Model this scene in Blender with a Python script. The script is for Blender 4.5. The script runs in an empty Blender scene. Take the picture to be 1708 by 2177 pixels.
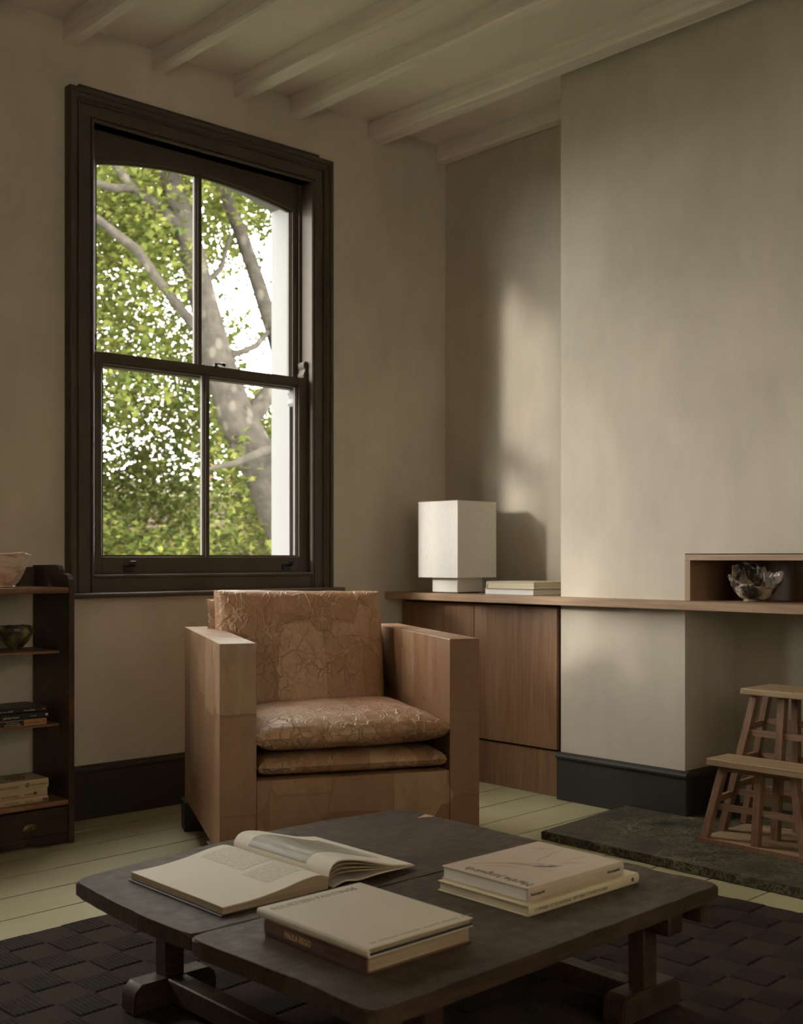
import bpy, bmesh, math, random
from mathutils import Vector, Matrix, noise
random.seed(7)
PI = math.pi
S = bpy.context.scene
C = S.collection

# ------------------------------------------------------------------ camera, sky, exposure
F_PX, HORIZON = 2490.0, 1185.0
YAW = math.atan2(3550 - 854, F_PX)
cam_d = bpy.data.cameras.new('camera'); cam = bpy.data.objects.new('camera', cam_d); C.objects.link(cam)
cam.location = (0, 0, 1.0); cam.rotation_euler = (PI / 2, 0, YAW - PI / 2)
cam_d.sensor_fit = 'HORIZONTAL'; cam_d.sensor_width = 36; cam_d.lens = 36 * F_PX / 1708
cam_d.shift_y = (HORIZON - 2177 / 2) / 1708
cam_d.clip_start = .02; cam_d.clip_end = 400
cam_d.dof.use_dof = True; cam_d.dof.focus_distance = 3.4; cam_d.dof.aperture_fstop = 5.8
S.camera = cam

SKY = 13.5
w = bpy.data.worlds.new('overcast_sky'); S.world = w; w.use_nodes = True
wn = w.node_tree; wn.nodes.clear()
wo = wn.nodes.new('ShaderNodeOutputWorld'); wb = wn.nodes.new('ShaderNodeBackground')
wb.inputs['Color'].default_value = (1.0, .985, .95, 1); wb.inputs['Strength'].default_value = SKY
wn.links.new(wb.outputs[0], wo.inputs[0])

def portal(name, x, z, sx, sz, y):
    l = bpy.data.lights.new(name, 'AREA'); l.shape = 'RECTANGLE'; l.size = sx; l.size_y = sz; l.cycles.is_portal = True
    o = bpy.data.objects.new(name, l); C.objects.link(o); o.location = (x, y, z); o.rotation_euler = (-PI / 2, 0, 0)
    return o
WINS = (0, -1.65)                              # two equal windows in the same wall; the photo shows the right-hand one
pr_ = portal('rear_fill_portal', .4, 1.825, 3.4, 1.85, -1.93); pr_.rotation_euler = (PI / 2, 0, 0)  # portal for the added fill window behind the camera
for dx in WINS: portal('window_light', 2.62 + dx, 1.77, 1.26, 1.75, 4.42)
# low hazy sun from the left, along the front of the house
sun_d = bpy.data.lights.new('hazy_sun', 'SUN'); sun_d.energy = 2.5; sun_d.angle = math.radians(6.5); sun_d.color = (1.0, .95, .87)
sun = bpy.data.objects.new('hazy_sun', sun_d); C.objects.link(sun); sun.location = (-20, 14, 9)
sun.rotation_euler = Vector((1, -.43, -.285)).to_track_quat('-Z', 'Y').to_euler()

S.view_settings.view_transform = 'Standard'; S.view_settings.look = 'None'
S.view_settings.gamma = 1.0; S.view_settings.use_curve_mapping = False
S.view_settings.exposure = 0.3

# ------------------------------------------------------------------ helpers
XF = {}
def P(o, **k):
    for a, b in k.items(): o[a] = b
    return o
def thing(name, label, cat, loc=(0, 0, 0), rotz=0, group=None):
    o = bpy.data.objects.new(name, None); C.objects.link(o); o.empty_display_size = .05
    o.location = loc; o.rotation_euler = (0, 0, rotz)
    if label: o['label'] = label
    if cat: o['category'] = cat
    if group: o['group'] = group
    XF[o.name] = Matrix.Translation(loc) @ Matrix.Rotation(rotz, 4, 'Z')
    return o
def tag(o, label, cat, group=None):
    o['label'] = label; o['category'] = cat
    if group: o['group'] = group
    return o
def obj(name, bm, mat, parent=None, smooth=False, world=False, top=None):
    """link a bmesh as one mesh object; world=True: the bmesh is in world space, move it into the parent's space"""
    me = bpy.data.meshes.new(name)
    if isinstance(bm, tuple):
        me.from_pydata(*bm)
    else:
        bmesh.ops.recalc_face_normals(bm, faces=bm.faces)
        bm.to_mesh(me); bm.free()
    if world and parent is not None:
        r = parent
        while r.parent is not None: r = r.parent
        if r.name in XF: me.transform(XF[r.name].inverted())
    for m in (mat if isinstance(mat, list) else [mat]): me.materials.append(m)
    if smooth:
        for p in me.polygons: p.use_smooth = True
        try: me.set_sharp_from_angle(angle=math.radians(35))
        except Exception: pass
    o = bpy.data.objects.new(name, me); C.objects.link(o)
    if parent is not None: o.parent = parent
    return o
def struct(o):
    o['kind'] = 'structure'; return o
def B(): return bmesh.new()
def box(bm, x0, x1, y0, y1, z0, z1, bev=0, seg=2, M=None):
    r = bmesh.ops.create_cube(bm, size=1)
    vs = r['verts']
    for v in vs:
        v.co = Vector(((x0 + x1) / 2 + v.co.x * (x1 - x0), (y0 + y1) / 2 + v.co.y * (y1 - y0), (z0 + z1) / 2 + v.co.z * (z1 - z0)))
        if M is not None: v.co = M @ v.co
    if bev:
        es = list({e for v in vs for e in v.link_edges})
        bmesh.ops.bevel(bm, geom=es, offset=bev, segments=seg, affect='EDGES', profile=.5)
    return bm
def bx(*a, **k): return box(B(), *a, **k)
def prism(bm, pts, axis, a, b, bev=0):
    """extrude polygon pts (2-D) along axis from a to b; the plane's coordinates are the other two axes in order"""
    def mk(p, t):
        if axis == 'x': return (t, p[0], p[1])
        if axis == 'y': return (p[0], t, p[1])
        return (p[0], p[1], t)
    lo = [bm.verts.new(mk(p, a)) for p in pts]; hi = [bm.verts.new(mk(p, b)) for p in pts]
    n = len(pts)
    fs = [bm.faces.new(lo[::-1]), bm.faces.new(hi)]
    for i in range(n): fs.append(bm.faces.new((lo[i], lo[(i + 1) % n], hi[(i + 1) % n], hi[i])))
    if bev:
        es = list({e for f in fs[:2] for e in f.edges})
        bmesh.ops.bevel(bm, geom=es, offset=bev, segments=2, affect='EDGES')
    return bm
def tube(bm, pts, rads, n=10):
    rings = []
    pts = [Vector(p) for p in pts]
    for i, p in enumerate(pts):
        d = (pts[min(i + 1, len(pts) - 1)] - pts[max(i - 1, 0)]).normalized()
        u = d.cross(Vector((0, 0, 1)))
        if u.length < 1e-3: u = d.cross(Vector((0, 1, 0)))
        u.normalize(); v = d.cross(u)
        r = rads[i] if isinstance(rads, (list, tuple)) else rads
        rings.append([bm.verts.new(p + (u * math.cos(a) + v * math.sin(a)) * r) for a in [2 * PI * k / n for k in range(n)]])
    for a, b in zip(rings, rings[1:]):
        for k in range(n): bm.faces.new((a[k], a[(k + 1) % n], b[(k + 1) % n], b[k]))
    bm.faces.new(rings[0][::-1]); bm.faces.new(rings[-1])
    return bm
def lathe(bm, prof, n=40, warp=None):
    """closed or open profile of (r, z); warp(r, z, angle) -> (r, z)"""
    rings = []
    for r, z in prof:
        ring = []
        for k in range(n):
            a = 2 * PI * k / n
            rr, zz = warp(r, z, a) if warp else (r, z)
            ring.append(bm.verts.new((rr * math.cos(a), rr * math.sin(a), zz)))
        rings.append(ring)
    for a, b in zip(rings, rings[1:]):
        for k in range(n): bm.faces.new((a[k], a[(k + 1) % n], b[(k + 1) % n], b[k]))
    bm.faces.new(rings[0][::-1]); bm.faces.new(rings[-1])
    return bm
def beam_between(bm, p, q, wx, wy, M=None):
    """square bar from p to q, cut level at both ends"""
    p, q = Vector(p), Vector(q)
    vs = []
    for c in (p, q):
        for sx, sy in ((-1, -1), (1, -1), (1, 1), (-1, 1)):
            vs.append(bm.verts.new(c + Vector((sx * wx / 2, sy * wy / 2, 0))))
    bm.faces.new(vs[0:4][::-1]); bm.faces.new(vs[4:8])
    for i in range(4): bm.faces.new((vs[i], vs[(i + 1) % 4], vs[4 + (i + 1) % 4], vs[4 + i]))
    return bm
def clip_poly(poly, n, d):
    """keep the part of a 2-D polygon with n.p <= d"""
    out = []
    for i in range(len(poly)):
        p, q = poly[i], poly[(i + 1) % len(poly)]
        a = n[0] * p[0] + n[1] * p[1] - d; b = n[0] * q[0] + n[1] * q[1] - d
        if a <= 0: out.append(p)
        if a * b < 0:
            t = a / (a - b); out.append((p[0] + t * (q[0] - p[0]), p[1] + t * (q[1] - p[1])))
    return out
def text(parent, s, size, loc, rot, mat, name='lettering', align='LEFT', spacing=1.0, thick=.0004, sx=1.0):
    cu = bpy.data.curves.new(name, 'FONT'); cu.body = s; cu.size = size; cu.align_x = align; cu.space_character = spacing
    cu.extrude = thick; cu.resolution_u = 3
    t = bpy.data.objects.new('tmp_text', cu); C.objects.link(t)
    bpy.context.view_layer.update()
    me = bpy.data.meshes.new_from_object(t.evaluated_get(bpy.context.evaluated_depsgraph_get()))
    bpy.data.objects.remove(t); bpy.data.curves.remove(cu)
    M = Matrix.Translation(loc) @ (Matrix.Rotation(rot[2], 4, 'Z') @ Matrix.Rotation(rot[1], 4, 'Y') @ Matrix.Rotation(rot[0], 4, 'X')) @ Matrix.Diagonal((sx, 1, 1, 1))
    me.transform(M)
    r = parent
    while r.parent is not None: r = r.parent
    if r.name in XF: me.transform(XF[r.name].inverted())
    me.materials.clear(); me.materials.append(mat); me.name = name
    o = bpy.data.objects.new(name, me); C.objects.link(o); o.parent = parent
    return o

# ------------------------------------------------------------------ materials
class Mat:
    def __init__(s, name, rough=.6, col=(.5, .5, .5), spec=.5, metal=0, coat=0):
        s.m = bpy.data.materials.new(name); s.m.use_nodes = True; s.nt = s.m.node_tree
        s.b = s.nt.nodes['Principled BSDF']
        s.b.inputs['Base Color'].default_value = (*col, 1); s.b.inputs['Roughness'].default_value = rough
        s.b.inputs['Specular IOR Level'].default_value = spec; s.b.inputs['Metallic'].default_value = metal
        s.b.inputs['Coat Weight'].default_value = coat; s.b.inputs['Coat Roughness'].default_value = .25
        s._c = None; s._h = None
    def n(s, t, **k):
        x = s.nt.nodes.new(t)
        for a, b in k.items():
            if hasattr(x, a): setattr(x, a, b)
            else: s.put(x.inputs[a.replace('_', ' ')], b)
        return x
    def put(s, sock, v):
        if hasattr(v, 'is_output'): s.nt.links.new(v, sock)
        elif isinstance(v, tuple) and len(v) == 3 and sock.type == 'RGBA': sock.default_value = (*v, 1)
        else: sock.default_value = v
    def co(s, scale=(1, 1, 1), rot=(0, 0, 0), kind='Object'):
        if s._c is None: s._c = s.n('ShaderNodeTexCoord')
        mp = s.n('ShaderNodeMapping'); mp.inputs['Scale'].default_value = scale; mp.inputs['Rotation'].default_value = rot
        s.nt.links.new(s._c.outputs[kind], mp.inputs['Vector']); return mp.outputs[0]
    def noise(s, scale, vec=None, detail=4, rough=.55, dist=0, sc3=(1, 1, 1)):
        x = s.n('ShaderNodeTexNoise'); x.inputs['Scale'].default_value = scale; x.inputs['Detail'].default_value = detail
        x.inputs['Roughness'].default_value = rough; x.inputs['Distortion'].default_value = dist
        s.nt.links.new(vec if vec is not None else s.co(sc3), x.inputs['Vector']); return x.outputs['Fac']
    def vor(s, scale, vec=None, feature='F1', metric=None, rnd=1.0, out='Distance', sc3=(1, 1, 1)):
        x = s.n('ShaderNodeTexVoronoi'); x.feature = feature
        if metric: x.distance = metric
        x.inputs['Scale'].default_value = scale; x.inputs['Randomness'].default_value = rnd
        s.nt.links.new(vec if vec is not None else s.co(sc3), x.inputs['Vector']); return x.outputs[out]
    def warp(s, vec, scale, amt):
        """vec + (noise colour - .5) * amt"""
        x = s.n('ShaderNodeTexNoise'); x.inputs['Scale'].default_value = scale; x.inputs['Detail'].default_value = 3
        s.nt.links.new(vec, x.inputs['Vector'])
        a = s.n('ShaderNodeVectorMath'); a.operation = 'SUBTRACT'; s.nt.links.new(x.outputs['Color'], a.inputs[0]); a.inputs[1].default_value = (.5, .5, .5)
        b = s.n('ShaderNodeVectorMath'); b.operation = 'SCALE'; s.nt.links.new(a.outputs[0], b.inputs[0]); b.inputs['Scale'].default_value = amt
        c = s.n('ShaderNodeVectorMath'); c.operation = 'ADD'; s.nt.links.new(vec, c.inputs[0]); s.nt.links.new(b.outputs[0], c.inputs[1])
        return c.outputs[0]
    def ramp(s, fac, stops, interp='LINEAR'):
        x = s.n('ShaderNodeValToRGB'); x.color_ramp.interpolation = interp; s.put(x.inputs[0], fac)
        e = x.color_ramp.elements
        while len(e) < len(stops): e.new(.5)
        for k, (p, c) in enumerate(stops):
            e[k].position = p; e[k].color = (*c, 1) if isinstance(c, tuple) else (c, c, c, 1)
        return x.outputs[0]
    def mix(s, fac, a, b, mode='MIX'):
        x = s.n('ShaderNodeMix'); x.data_type = 'RGBA'; x.blend_type = mode
        s.put(x.inputs[0], fac); s.put(x.inputs[6], a); s.put(x.inputs[7], b); return x.outputs[2]
    def math(s, op, a, b=0.0, c=0.0):
        x = s.n('ShaderNodeMath'); x.operation = op; s.put(x.inputs[0], a); s.put(x.inputs[1], b); s.put(x.inputs[2], c); return x.outputs[0]
    def hsv(s, col, h=.5, sat=1.0, v=1.0):
        x = s.n('ShaderNodeHueSaturation'); s.put(x.inputs['Hue'], h); s.put(x.inputs['Saturation'], sat); s.put(x.inputs['Value'], v); s.put(x.inputs['Color'], col); return x.outputs[0]
    def col(s, c): s.put(s.b.inputs['Base Color'], c); return s
    def rough(s, r): s.put(s.b.inputs['Roughness'], r); return s
    def bump(s, h, strength=.3, dist=.01):
        x = s.n('ShaderNodeBump'); x.inputs['Strength'].default_value = strength; x.inputs['Distance'].default_value = dist
        s.put(x.inputs['Height'], h)
        if s._h is not None: s.nt.links.new(s._h, x.inputs['Normal'])
        s._h = x.outputs[0]; s.nt.links.new(x.outputs[0], s.b.inputs['Normal']); return s

def plain(name, col, rough=.6, var=.12, scale=8, bump=0, bscale=60, spec=.5, metal=0, coat=0):
    m = Mat(name, rough, col, spec, metal, coat)
    f = m.noise(scale)
    d = tuple(c * (1 - var) for c in col); l = tuple(min(1, c * (1 + var)) for c in col)
    m.col(m.ramp(f, [(.3, d), (.7, l)]))
    if bump: m.bump(m.noise(bscale), bump, .002)
    return m.m
def wood(name, dark, light, grain='z', rough=.5, fine=1.0, figure=.6, bump=.15, coat=0, wear=None, spec=.4):
    """straight-grained wood: fine streaks along the grain plus slow figure"""
    m = Mat(name, rough, light, spec, 0, coat)
    ax = {'x': 0, 'y': 1, 'z': 2}[grain]
    sc = [150 * fine] * 3; sc[ax] = 3.5
    sb = [16 * figure] * 3; sb[ax] = 1.0
    f1 = m.noise(1, m.co(tuple(sc)), 3, .6)
    f2 = m.noise(1, m.co(tuple(sb)), 4, .6, .8)
    f = m.math('ADD', m.math('MULTIPLY', f1, .55), m.math('MULTIPLY', f2, .45))
    c = m.ramp(f, [(.34, dark), (.5, tuple((a + b) / 2 for a, b in zip(dark, light))), (.66, light)])
    if wear:
        k = m.ramp(m.noise(7, None, 6, .7), [(.52, 0.0), (.72, 1.0)])
        c = m.mix(k, c, wear)
    m.col(c); m.bump(f1, bump, .0015)
    m.rough(m.ramp(f2, [(.3, max(.05, rough - .1)), (.7, min(1, rough + .1))]))
    return m.m

# limewashed walls: one paint everywhere
def limewash(name, c, amt=.1, bump=.12):
    m = Mat(name, .92, c, .2)
    f = m.noise(1.3, m.co(), 6, .6, .6); g = m.noise(9, m.co((1, 1, .35)), 5, .6)
    h = m.math('ADD', m.math('MULTIPLY', f, .7), m.math('MULTIPLY', g, .3))
    m.col(m.ramp(h, [(.35, tuple(x * (1 - amt) for x in c)), (.65, tuple(x * (1 + amt) for x in c))]))
    m.bump(m.noise(3.0, None, 3), bump * 1.2, .02); m.bump(m.noise(70, None, 4), bump, .002)
    return m.m
WALL = limewash('limewash_taupe', (.52, .462, .372), .13)
CEIL = limewash('painted_ceiling', (.74, .665, .59), .05)
def beam_paint():
    m = Mat('painted_beam', .75, (.50, .43, .355), .3)
    f = m.noise(1, m.co((40, 2.2, 40)), 4, .6, .5)
    m.col(m.ramp(f, [(.35, (.66, .595, .525)), (.65, (.78, .705, .625))]))
    m.bump(f, .5, .006); m.bump(m.noise(1, m.co((6, 90, 6)), 2), .25, .003)
    return m.m
BEAM = beam_paint()
FRAME = plain('brown_gloss_paint', (.072, .056, .042), .5, .10, 6, .05, 90, spec=.18)
SKIRT = plain('dark_baseboard_paint', (.036, .030, .024), .6, .1, 6, spec=.25)
def floor_paint():
    m = Mat('cream_floor_paint', .42, (.5, .46, .31), .5)
    f = m.noise(2.2, m.co(), 6, .65, .4); g = m.noise(1, m.co((1.2, 45, 20)), 4, .6)
    c = m.ramp(f, [(.3, (.34, .305, .17)), (.7, (.45, .40, .235))])
    c = m.mix(m.ramp(g, [(.25, .5), (.4, 0.0)]), c, (.30, .26, .16))
    chips = m.ramp(m.noise(38, m.co((.5, 1, 1)), 6, .7), [(.70, 0.0), (.74, 1.0)])
    c = m.mix(m.math('MULTIPLY', chips, .55), c, (.20, .16, .10))
    oi = m.n('ShaderNodeObjectInfo')
    c = m.hsv(c, .5, 1.0, m.math('ADD', m.math('MULTIPLY', oi.outputs['Random'], .16), .92))
    m.col(c); m.bump(g, .12, .002); m.rough(m.ramp(f, [(.3, .36), (.7, .55)]))
    return m.m
FLOOR = floor_paint()
UNDER = plain('dark_subfloor', (.03, .025, .02), .9)
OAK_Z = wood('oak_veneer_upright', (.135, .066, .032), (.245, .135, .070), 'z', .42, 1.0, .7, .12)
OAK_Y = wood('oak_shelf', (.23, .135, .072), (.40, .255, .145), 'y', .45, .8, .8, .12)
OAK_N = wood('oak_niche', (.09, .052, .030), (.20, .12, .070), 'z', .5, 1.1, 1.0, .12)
STOOLW = wood('stool_wood', (.15, .080, .042), (.30, .175, .100), 'y', .55, .8, 1.0, .2)
STOOLZ = wood('stool_leg_wood', (.13, .066, .035), (.26, .145, .080), 'z', .55, .8, 1.0, .2)
STOOLT = wood('stool_tread_wood', (.22, .140, .072), (.38, .260, .145), 'y', .55, .7, 1.0, .2)
BLACKW = plain('blackened_wood', (.012, .012, .012), .5)
CASE = wood('old_dark_case_wood', (.022, .014, .010), (.06, .032, .021), 'z', .38, .5, 1.2, .2, wear=(.15, .062, .036))
CASEX = wood('old_case_shelf_wood', (.11, .050, .027), (.26, .135, .070), 'x', .45, .6, 1.2, .2, wear=(.09, .03, .018))
CASED = wood('old_case_drawer_wood', (.014, .009, .007), (.04, .022, .015), 'x', .4, .5, 1.2, .2, wear=(.075, .03, .02))
def table_wood(name):
    m = Mat(name, .45, (.06, .04, .03), .30, 0, 0); m.b.inputs['Specular Tint'].default_value = (1, .86, .68, 1)
    f1 = m.noise(1, m.co((3, 95, 60)), 4, .65); f2 = m.noise(4.5, m.co((.5, 1, 1)), 6, .7, .6); f3 = m.noise(26, None, 5, .7)
    c = m.ramp(f1, [(.3, (.020, .012, .008)), (.55, (.048, .029, .019)), (.75, (.090, .055, .034))])
    c = m.mix(m.ramp(f2, [(.45, 0.0), (.7, .6)]), c, (.105, .072, .048))
    m.col(c); m.bump(f1, .3, .002); m.bump(f3, .18, .003)
    m.rough(m.ramp(f3, [(.3, .38), (.7, .62)]))
    return m.m
TABLE = table_wood('ebonised_old_table_wood')
def marble():
    m = Mat('dark_green_marble', .45, (.04, .04, .03), .22)
    v0 = m.warp(m.co((1, 1, 1)), 5.0, .45)
    a = m.vor(9, v0, 'DISTANCE_TO_EDGE'); v1 = m.warp(m.co((1.8, 1, 1), (0, 0, .5)), 11, .30)
    b = m.vor(23, v1, 'DISTANCE_TO_EDGE'); big = m.noise(5, None, 5, .6)
    va = m.ramp(a, [(0.0, 1.0), (.045, .0)]); vb = m.ramp(b, [(0.0, .9), (.11, .0)])
    veins = m.math('MULTIPLY', m.math('MAXIMUM', va, vb), m.ramp(big, [(.36, .08), (.6, 1.0)]))
    base = m.ramp(m.noise(14, None, 6, .65), [(.3, (.020, .020, .014)), (.7, (.060, .055, .036))])
    m.col(m.mix(veins, base, (.23, .195, .115))); m.bump(m.noise(60), .06, .002)
    return m.m
MARBLE = marble()
# patched mulberry paper over the chair
def patch_paper(name, crease, scale, tone=1.0, face='x'):
    m = Mat(name, .5, (.4, .25, .15), .45)
    vec = m.warp(m.co((1, 1, .62)), 7, .018)
    cellc = m.vor(scale, vec, 'F1', 'CHEBYCHEV', .45, 'Color')
    sep = m.n('ShaderNodeSeparateColor'); m.nt.links.new(cellc, sep.inputs[0])
    base = m.ramp(sep.outputs[0], [(0.0, (.27, .155, .090)), (.35, (.33, .20, .122)), (.65, (.38, .24, .150)), (1.0, (.46, .315, .20))])
    fine = m.noise(1, m.co((22, 22, 7)), 6, .7, .5); blot = m.noise(8, None, 6, .7, .4)
    base = m.mix(m.ramp(fine, [(.3, .5), (.6, .0)]), base, (.235, .13, .075))
    base = m.mix(m.ramp(blot, [(.50, 0.0), (.80, .55)]), base, (.22, .10, .075))
    red = m.ramp(m.noise(3.1, m.co((1, 1, 1.4), (.3, .2, 0)), 4, .6), [(.74, 0.0), (.86, .5)])
    base = m.mix(red, base, (.30, .085, .07))
    specks = m.ramp(m.vor(34), [(.03, 1.0), (.06, 0.0)])
    base = m.mix(m.math('MULTIPLY', specks, .7), base, (.06, .03, .02))
    if crease:
        w1 = m.warp(m.co(), 9, .14); w2 = m.warp(m.co((1.2, 1, .9), (.4, .1, .2)), 14, .10)
        e1 = m.vor(7.5, w1, 'DISTANCE_TO_EDGE'); e2 = m.vor(17, w2, 'DISTANCE_TO_EDGE')
        cr = m.math('MAXIMUM', m.ramp(e1, [(0.0, 1.0), (.03, 0.0)]), m.math('MULTIPLY', m.ramp(e2, [(0.0, 1.0), (.055, 0.0)]), .7))
        cr = m.math('MULTIPLY', cr, m.ramp(m.noise(6, None, 2), [(.38, .15), (.6, 1.0)]))
        base = m.mix(m.math('MULTIPLY', cr, .62), base, (.60, .47, .32))
        m.bump(cr, .9, .005); m.bump(m.noise(11, None, 4, .6, 1.5), .5, .012)
    edge = m.vor(scale, vec, 'F2', 'CHEBYCHEV', .45); ed1 = m.vor(scale, vec, 'F1', 'CHEBYCHEV', .45)
    seam = m.ramp(m.math('SUBTRACT', edge, ed1), [(0.0, 1.0), (.03, 0.0)])
    base = m.mix(m.math('MULTIPLY', seam, .5), base, (.20, .11, .065))
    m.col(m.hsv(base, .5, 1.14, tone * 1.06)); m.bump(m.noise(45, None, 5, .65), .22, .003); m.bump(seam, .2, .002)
    m.rough(m.ramp(fine, [(.3, .30), (.7, .58)]))
    return m.m
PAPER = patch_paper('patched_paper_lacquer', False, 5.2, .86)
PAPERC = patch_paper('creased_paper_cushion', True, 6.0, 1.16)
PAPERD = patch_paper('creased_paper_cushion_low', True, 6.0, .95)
def linen():
    m = Mat('white_lampshade', .8, (.70, .66, .59), .2)
    f = m.noise(1, m.co((220, 220, 40)), 2)
    m.col(m.ramp(f, [(.3, (.59, .56, .505)), (.7, (.645, .615, .56))])); return m.m
SHADE = linen()
PAGE = plain('book_paper', (.66, .60, .48), .7, .03, 4)
def page_edges(name, a, b):
    m = Mat(name, .8, a, .2)
    m.col(m.ramp(m.noise(1, m.co((3, 3, 900)), 3, .6), [(.35, a), (.65, b)])); return m.m
EDGES = page_edges('page_edges', (.44, .37, .25), (.66, .58, .42))
EDGEB = page_edges('page_edges_brown', (.27, .20, .125), (.42, .32, .20))
EDGEW = page_edges('page_edges_white', (.60, .57, .50), (.72, .68, .60))
CREAM = plain('cream_cover', (.56, .50, .39), .55, .04, 5)
CREAM2 = plain('ivory_cover', (.58, .50, .32), .45, .05, 5)
BLUSH = plain('blush_cover', (.52, .42, .32), .42, .04, 5)
BROWN = plain('brown_cover', (.13, .068, .046), .45, .1, 9)
GREENB = plain('dark_green_board', (.018, .024, .020), .5)
BLACKC = plain('black_cover', (.012, .012, .013), .4)
ORANGE = plain('orange_cover', (.40, .19, .085), .5, .05)
TANC = plain('tan_cover', (.42, .33, .19), .5, .05)
TANC2 = plain('buff_cover', (.40, .30, .17), .5, .06)
INK = plain('grey_ink', (.10, .085, .065), .6)
INKL = plain('faint_ink', (.28, .24, .18), .6)
INKW = plain('pale_ink', (.50, .47, .40), .6)
INKR = plain('red_brown_ink', (.16, .035, .025), .6)
GOLD = plain('gold_ink', (.60, .43, .22), .45)
GLASS_DARK = plain('iron', (.02, .02, .018), .35, .1, 20, metal=.6)
BRASS = plain('aged_brass', (.15, .105, .05), .42, .35, 60, .4, 160, metal=.7)
WHITE = plain('white_masonry_paint', (.118, .115, .111), .8, .03, 3)
def glass():
    m = bpy.data.materials.new('window_glass'); m.use_nodes = True; nt = m.node_tree; nt.nodes.clear()
    o = nt.nodes.new('ShaderNodeOutputMaterial'); mx = nt.nodes.new('ShaderNodeMixShader')
    t = nt.nodes.new('ShaderNodeBsdfTransparent'); g = nt.nodes.new('ShaderNodeBsdfGlossy'); lw = nt.nodes.new('ShaderNodeLayerWeight')
    lw.inputs['Blend'].default_value = .5
    pw = nt.nodes.new('ShaderNodeMath'); pw.operation = 'POWER'; nt.links.new(lw.outputs['Facing'], pw.inputs[0]); pw.inputs[1].default_value = 5
    f = nt.nodes.new('ShaderNodeMath'); f.operation = 'MULTIPLY_ADD'; nt.links.new(pw.outputs[0], f.inputs[0]); f.inputs[1].default_value = .5; f.inputs[2].default_value = .02
    t.inputs[0].default_value = (.985, .988, .98, 1); g.inputs['Roughness'].default_value = .01
    nt.links.new(f.outputs[0], mx.inputs[0]); nt.links.new(t.outputs[0], mx.inputs[1]); nt.links.new(g.outputs[0], mx.inputs[2])
    nt.links.new(mx.outputs[0], o.inputs[0]); return m
GLASS = glass()
def added_blind_mat(name, clear, thru, back):
    m = bpy.data.materials.new(name); m.use_nodes = True; nt = m.node_tree; nt.nodes.clear()
    o = nt.nodes.new('ShaderNodeOutputMaterial'); m1 = nt.nodes.new('ShaderNodeAddShader'); m2 = nt.nodes.new('ShaderNodeMixShader')
    t = nt.nodes.new('ShaderNodeBsdfTransparent'); tr = nt.nodes.new('ShaderNodeBsdfTranslucent'); d = nt.nodes.new('ShaderNodeBsdfDiffuse')
    tr.inputs[0].default_value = (thru, thru * .95, thru * .87, 1); d.inputs[0].default_value = (back, back * .95, back * .85, 1)
    m2.inputs[0].default_value = 1 - clear
    nt.links.new(tr.outputs[0], m1.inputs[0]); nt.links.new(d.outputs[0], m1.inputs[1])
    nt.links.new(t.outputs[0], m2.inputs[1]); nt.links.new(m1.outputs[0], m2.inputs[2]); nt.links.new(m2.outputs[0], o.inputs[0]); return m
FILL_BLIND = added_blind_mat('fill_blind', 0, .37, .45)  # translucent sheet tuned to spread fill from the added rear window
SUN_CUT_BLIND = added_blind_mat('sun_cut_blind', .12, .12, .4)  # added to dim the upper half of the unseen second window
def rugmat(name, a, b, rib):
    m = Mat(name, .95, a, .1)
    f = m.noise(190, None, 2); g = m.noise(6, None, 4)
    c = m.ramp(m.math('ADD', m.math('MULTIPLY', f, .6), m.math('MULTIPLY', g, .4)), [(.35, a), (.65, b)])
    h = f
    if rib:
        wv = m.n('ShaderNodeTexWave'); wv.bands_direction = 'X'; wv.inputs['Scale'].default_value = 26; wv.inputs['Distortion'].default_value = 1.2; wv.inputs['Detail'].default_value = 2
        m.nt.links.new(m.co(), wv.inputs['Vector'])
        c = m.mix(m.ramp(wv.outputs['Fac'], [(.2, .6), (.6, 0.0)]), c, tuple(x * .62 for x in a)); m.bump(wv.outputs['Fac'], .7, .006)
    m.col(c); m.bump(h, .5, .004); return m.m
RUGLOW = rugmat('rug_smooth_pile', (.036, .024, .018), (.060, .040, .030), False)
RUGHI = rugmat('rug_ribbed_pile', (.032, .025, .019), (.056, .043, .033), True)

# ------------------------------------------------------------------ the room
W = 4.115                    # inner face of the window wall
CX, CHX = 4.096, 3.775       # alcove wall, chimney breast
X0, Y0, ZC = -1.7, -1.7, 3.028
WT = .26                     # window wall thickness
HX0, HX1, HZ0, HZ1 = 2.12, 3.285, .87, 2.80   # hole in the window wall

b = B()
HXO = 1.93                   # outer opening widened on the left, unseen, so low sun reaches the alcove
for ya, yb, hx in ((W, 4.236, HX0), (4.236, W + WT, HXO)):
    edges = [X0]
    for dx in sorted(WINS): edges += [hx + dx, HX1 + dx]
    edges.append(CX + .35)
    for i, (xa, xb) in enumerate(zip(edges, edges[1:])):
        if i % 2 == 0: box(b, xa, xb, ya, yb, 0, ZC)
        else: box(b, xa, xb, ya, yb, 0, HZ0); box(b, xa, xb, ya, yb, HZ1, ZC)
wall_w = struct(obj('wall_window', b, WALL)); wall_w['label'] = 'taupe limewashed wall with the sash window'
b = B(); box(b, CX, CX + .35, 3.114, W, 0, ZC); box(b, CX, CX + .35, Y0, .9, 0, ZC)
struct(obj('wall_right', b, WALL))['label'] = 'shaded taupe alcove wall behind the white lamp'
NY0, NY1, NZ0, NZ1 = 1.25, 2.52, .838, 1.014    # niche
FY0, FY1 = 1.25, 2.514                          # fireplace opening
b = B()
XB = CX + .35
box(b, CHX, XB, FY1, 3.114, 0, ZC); box(b, CHX, XB, .9, NY0, 0, ZC)
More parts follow.
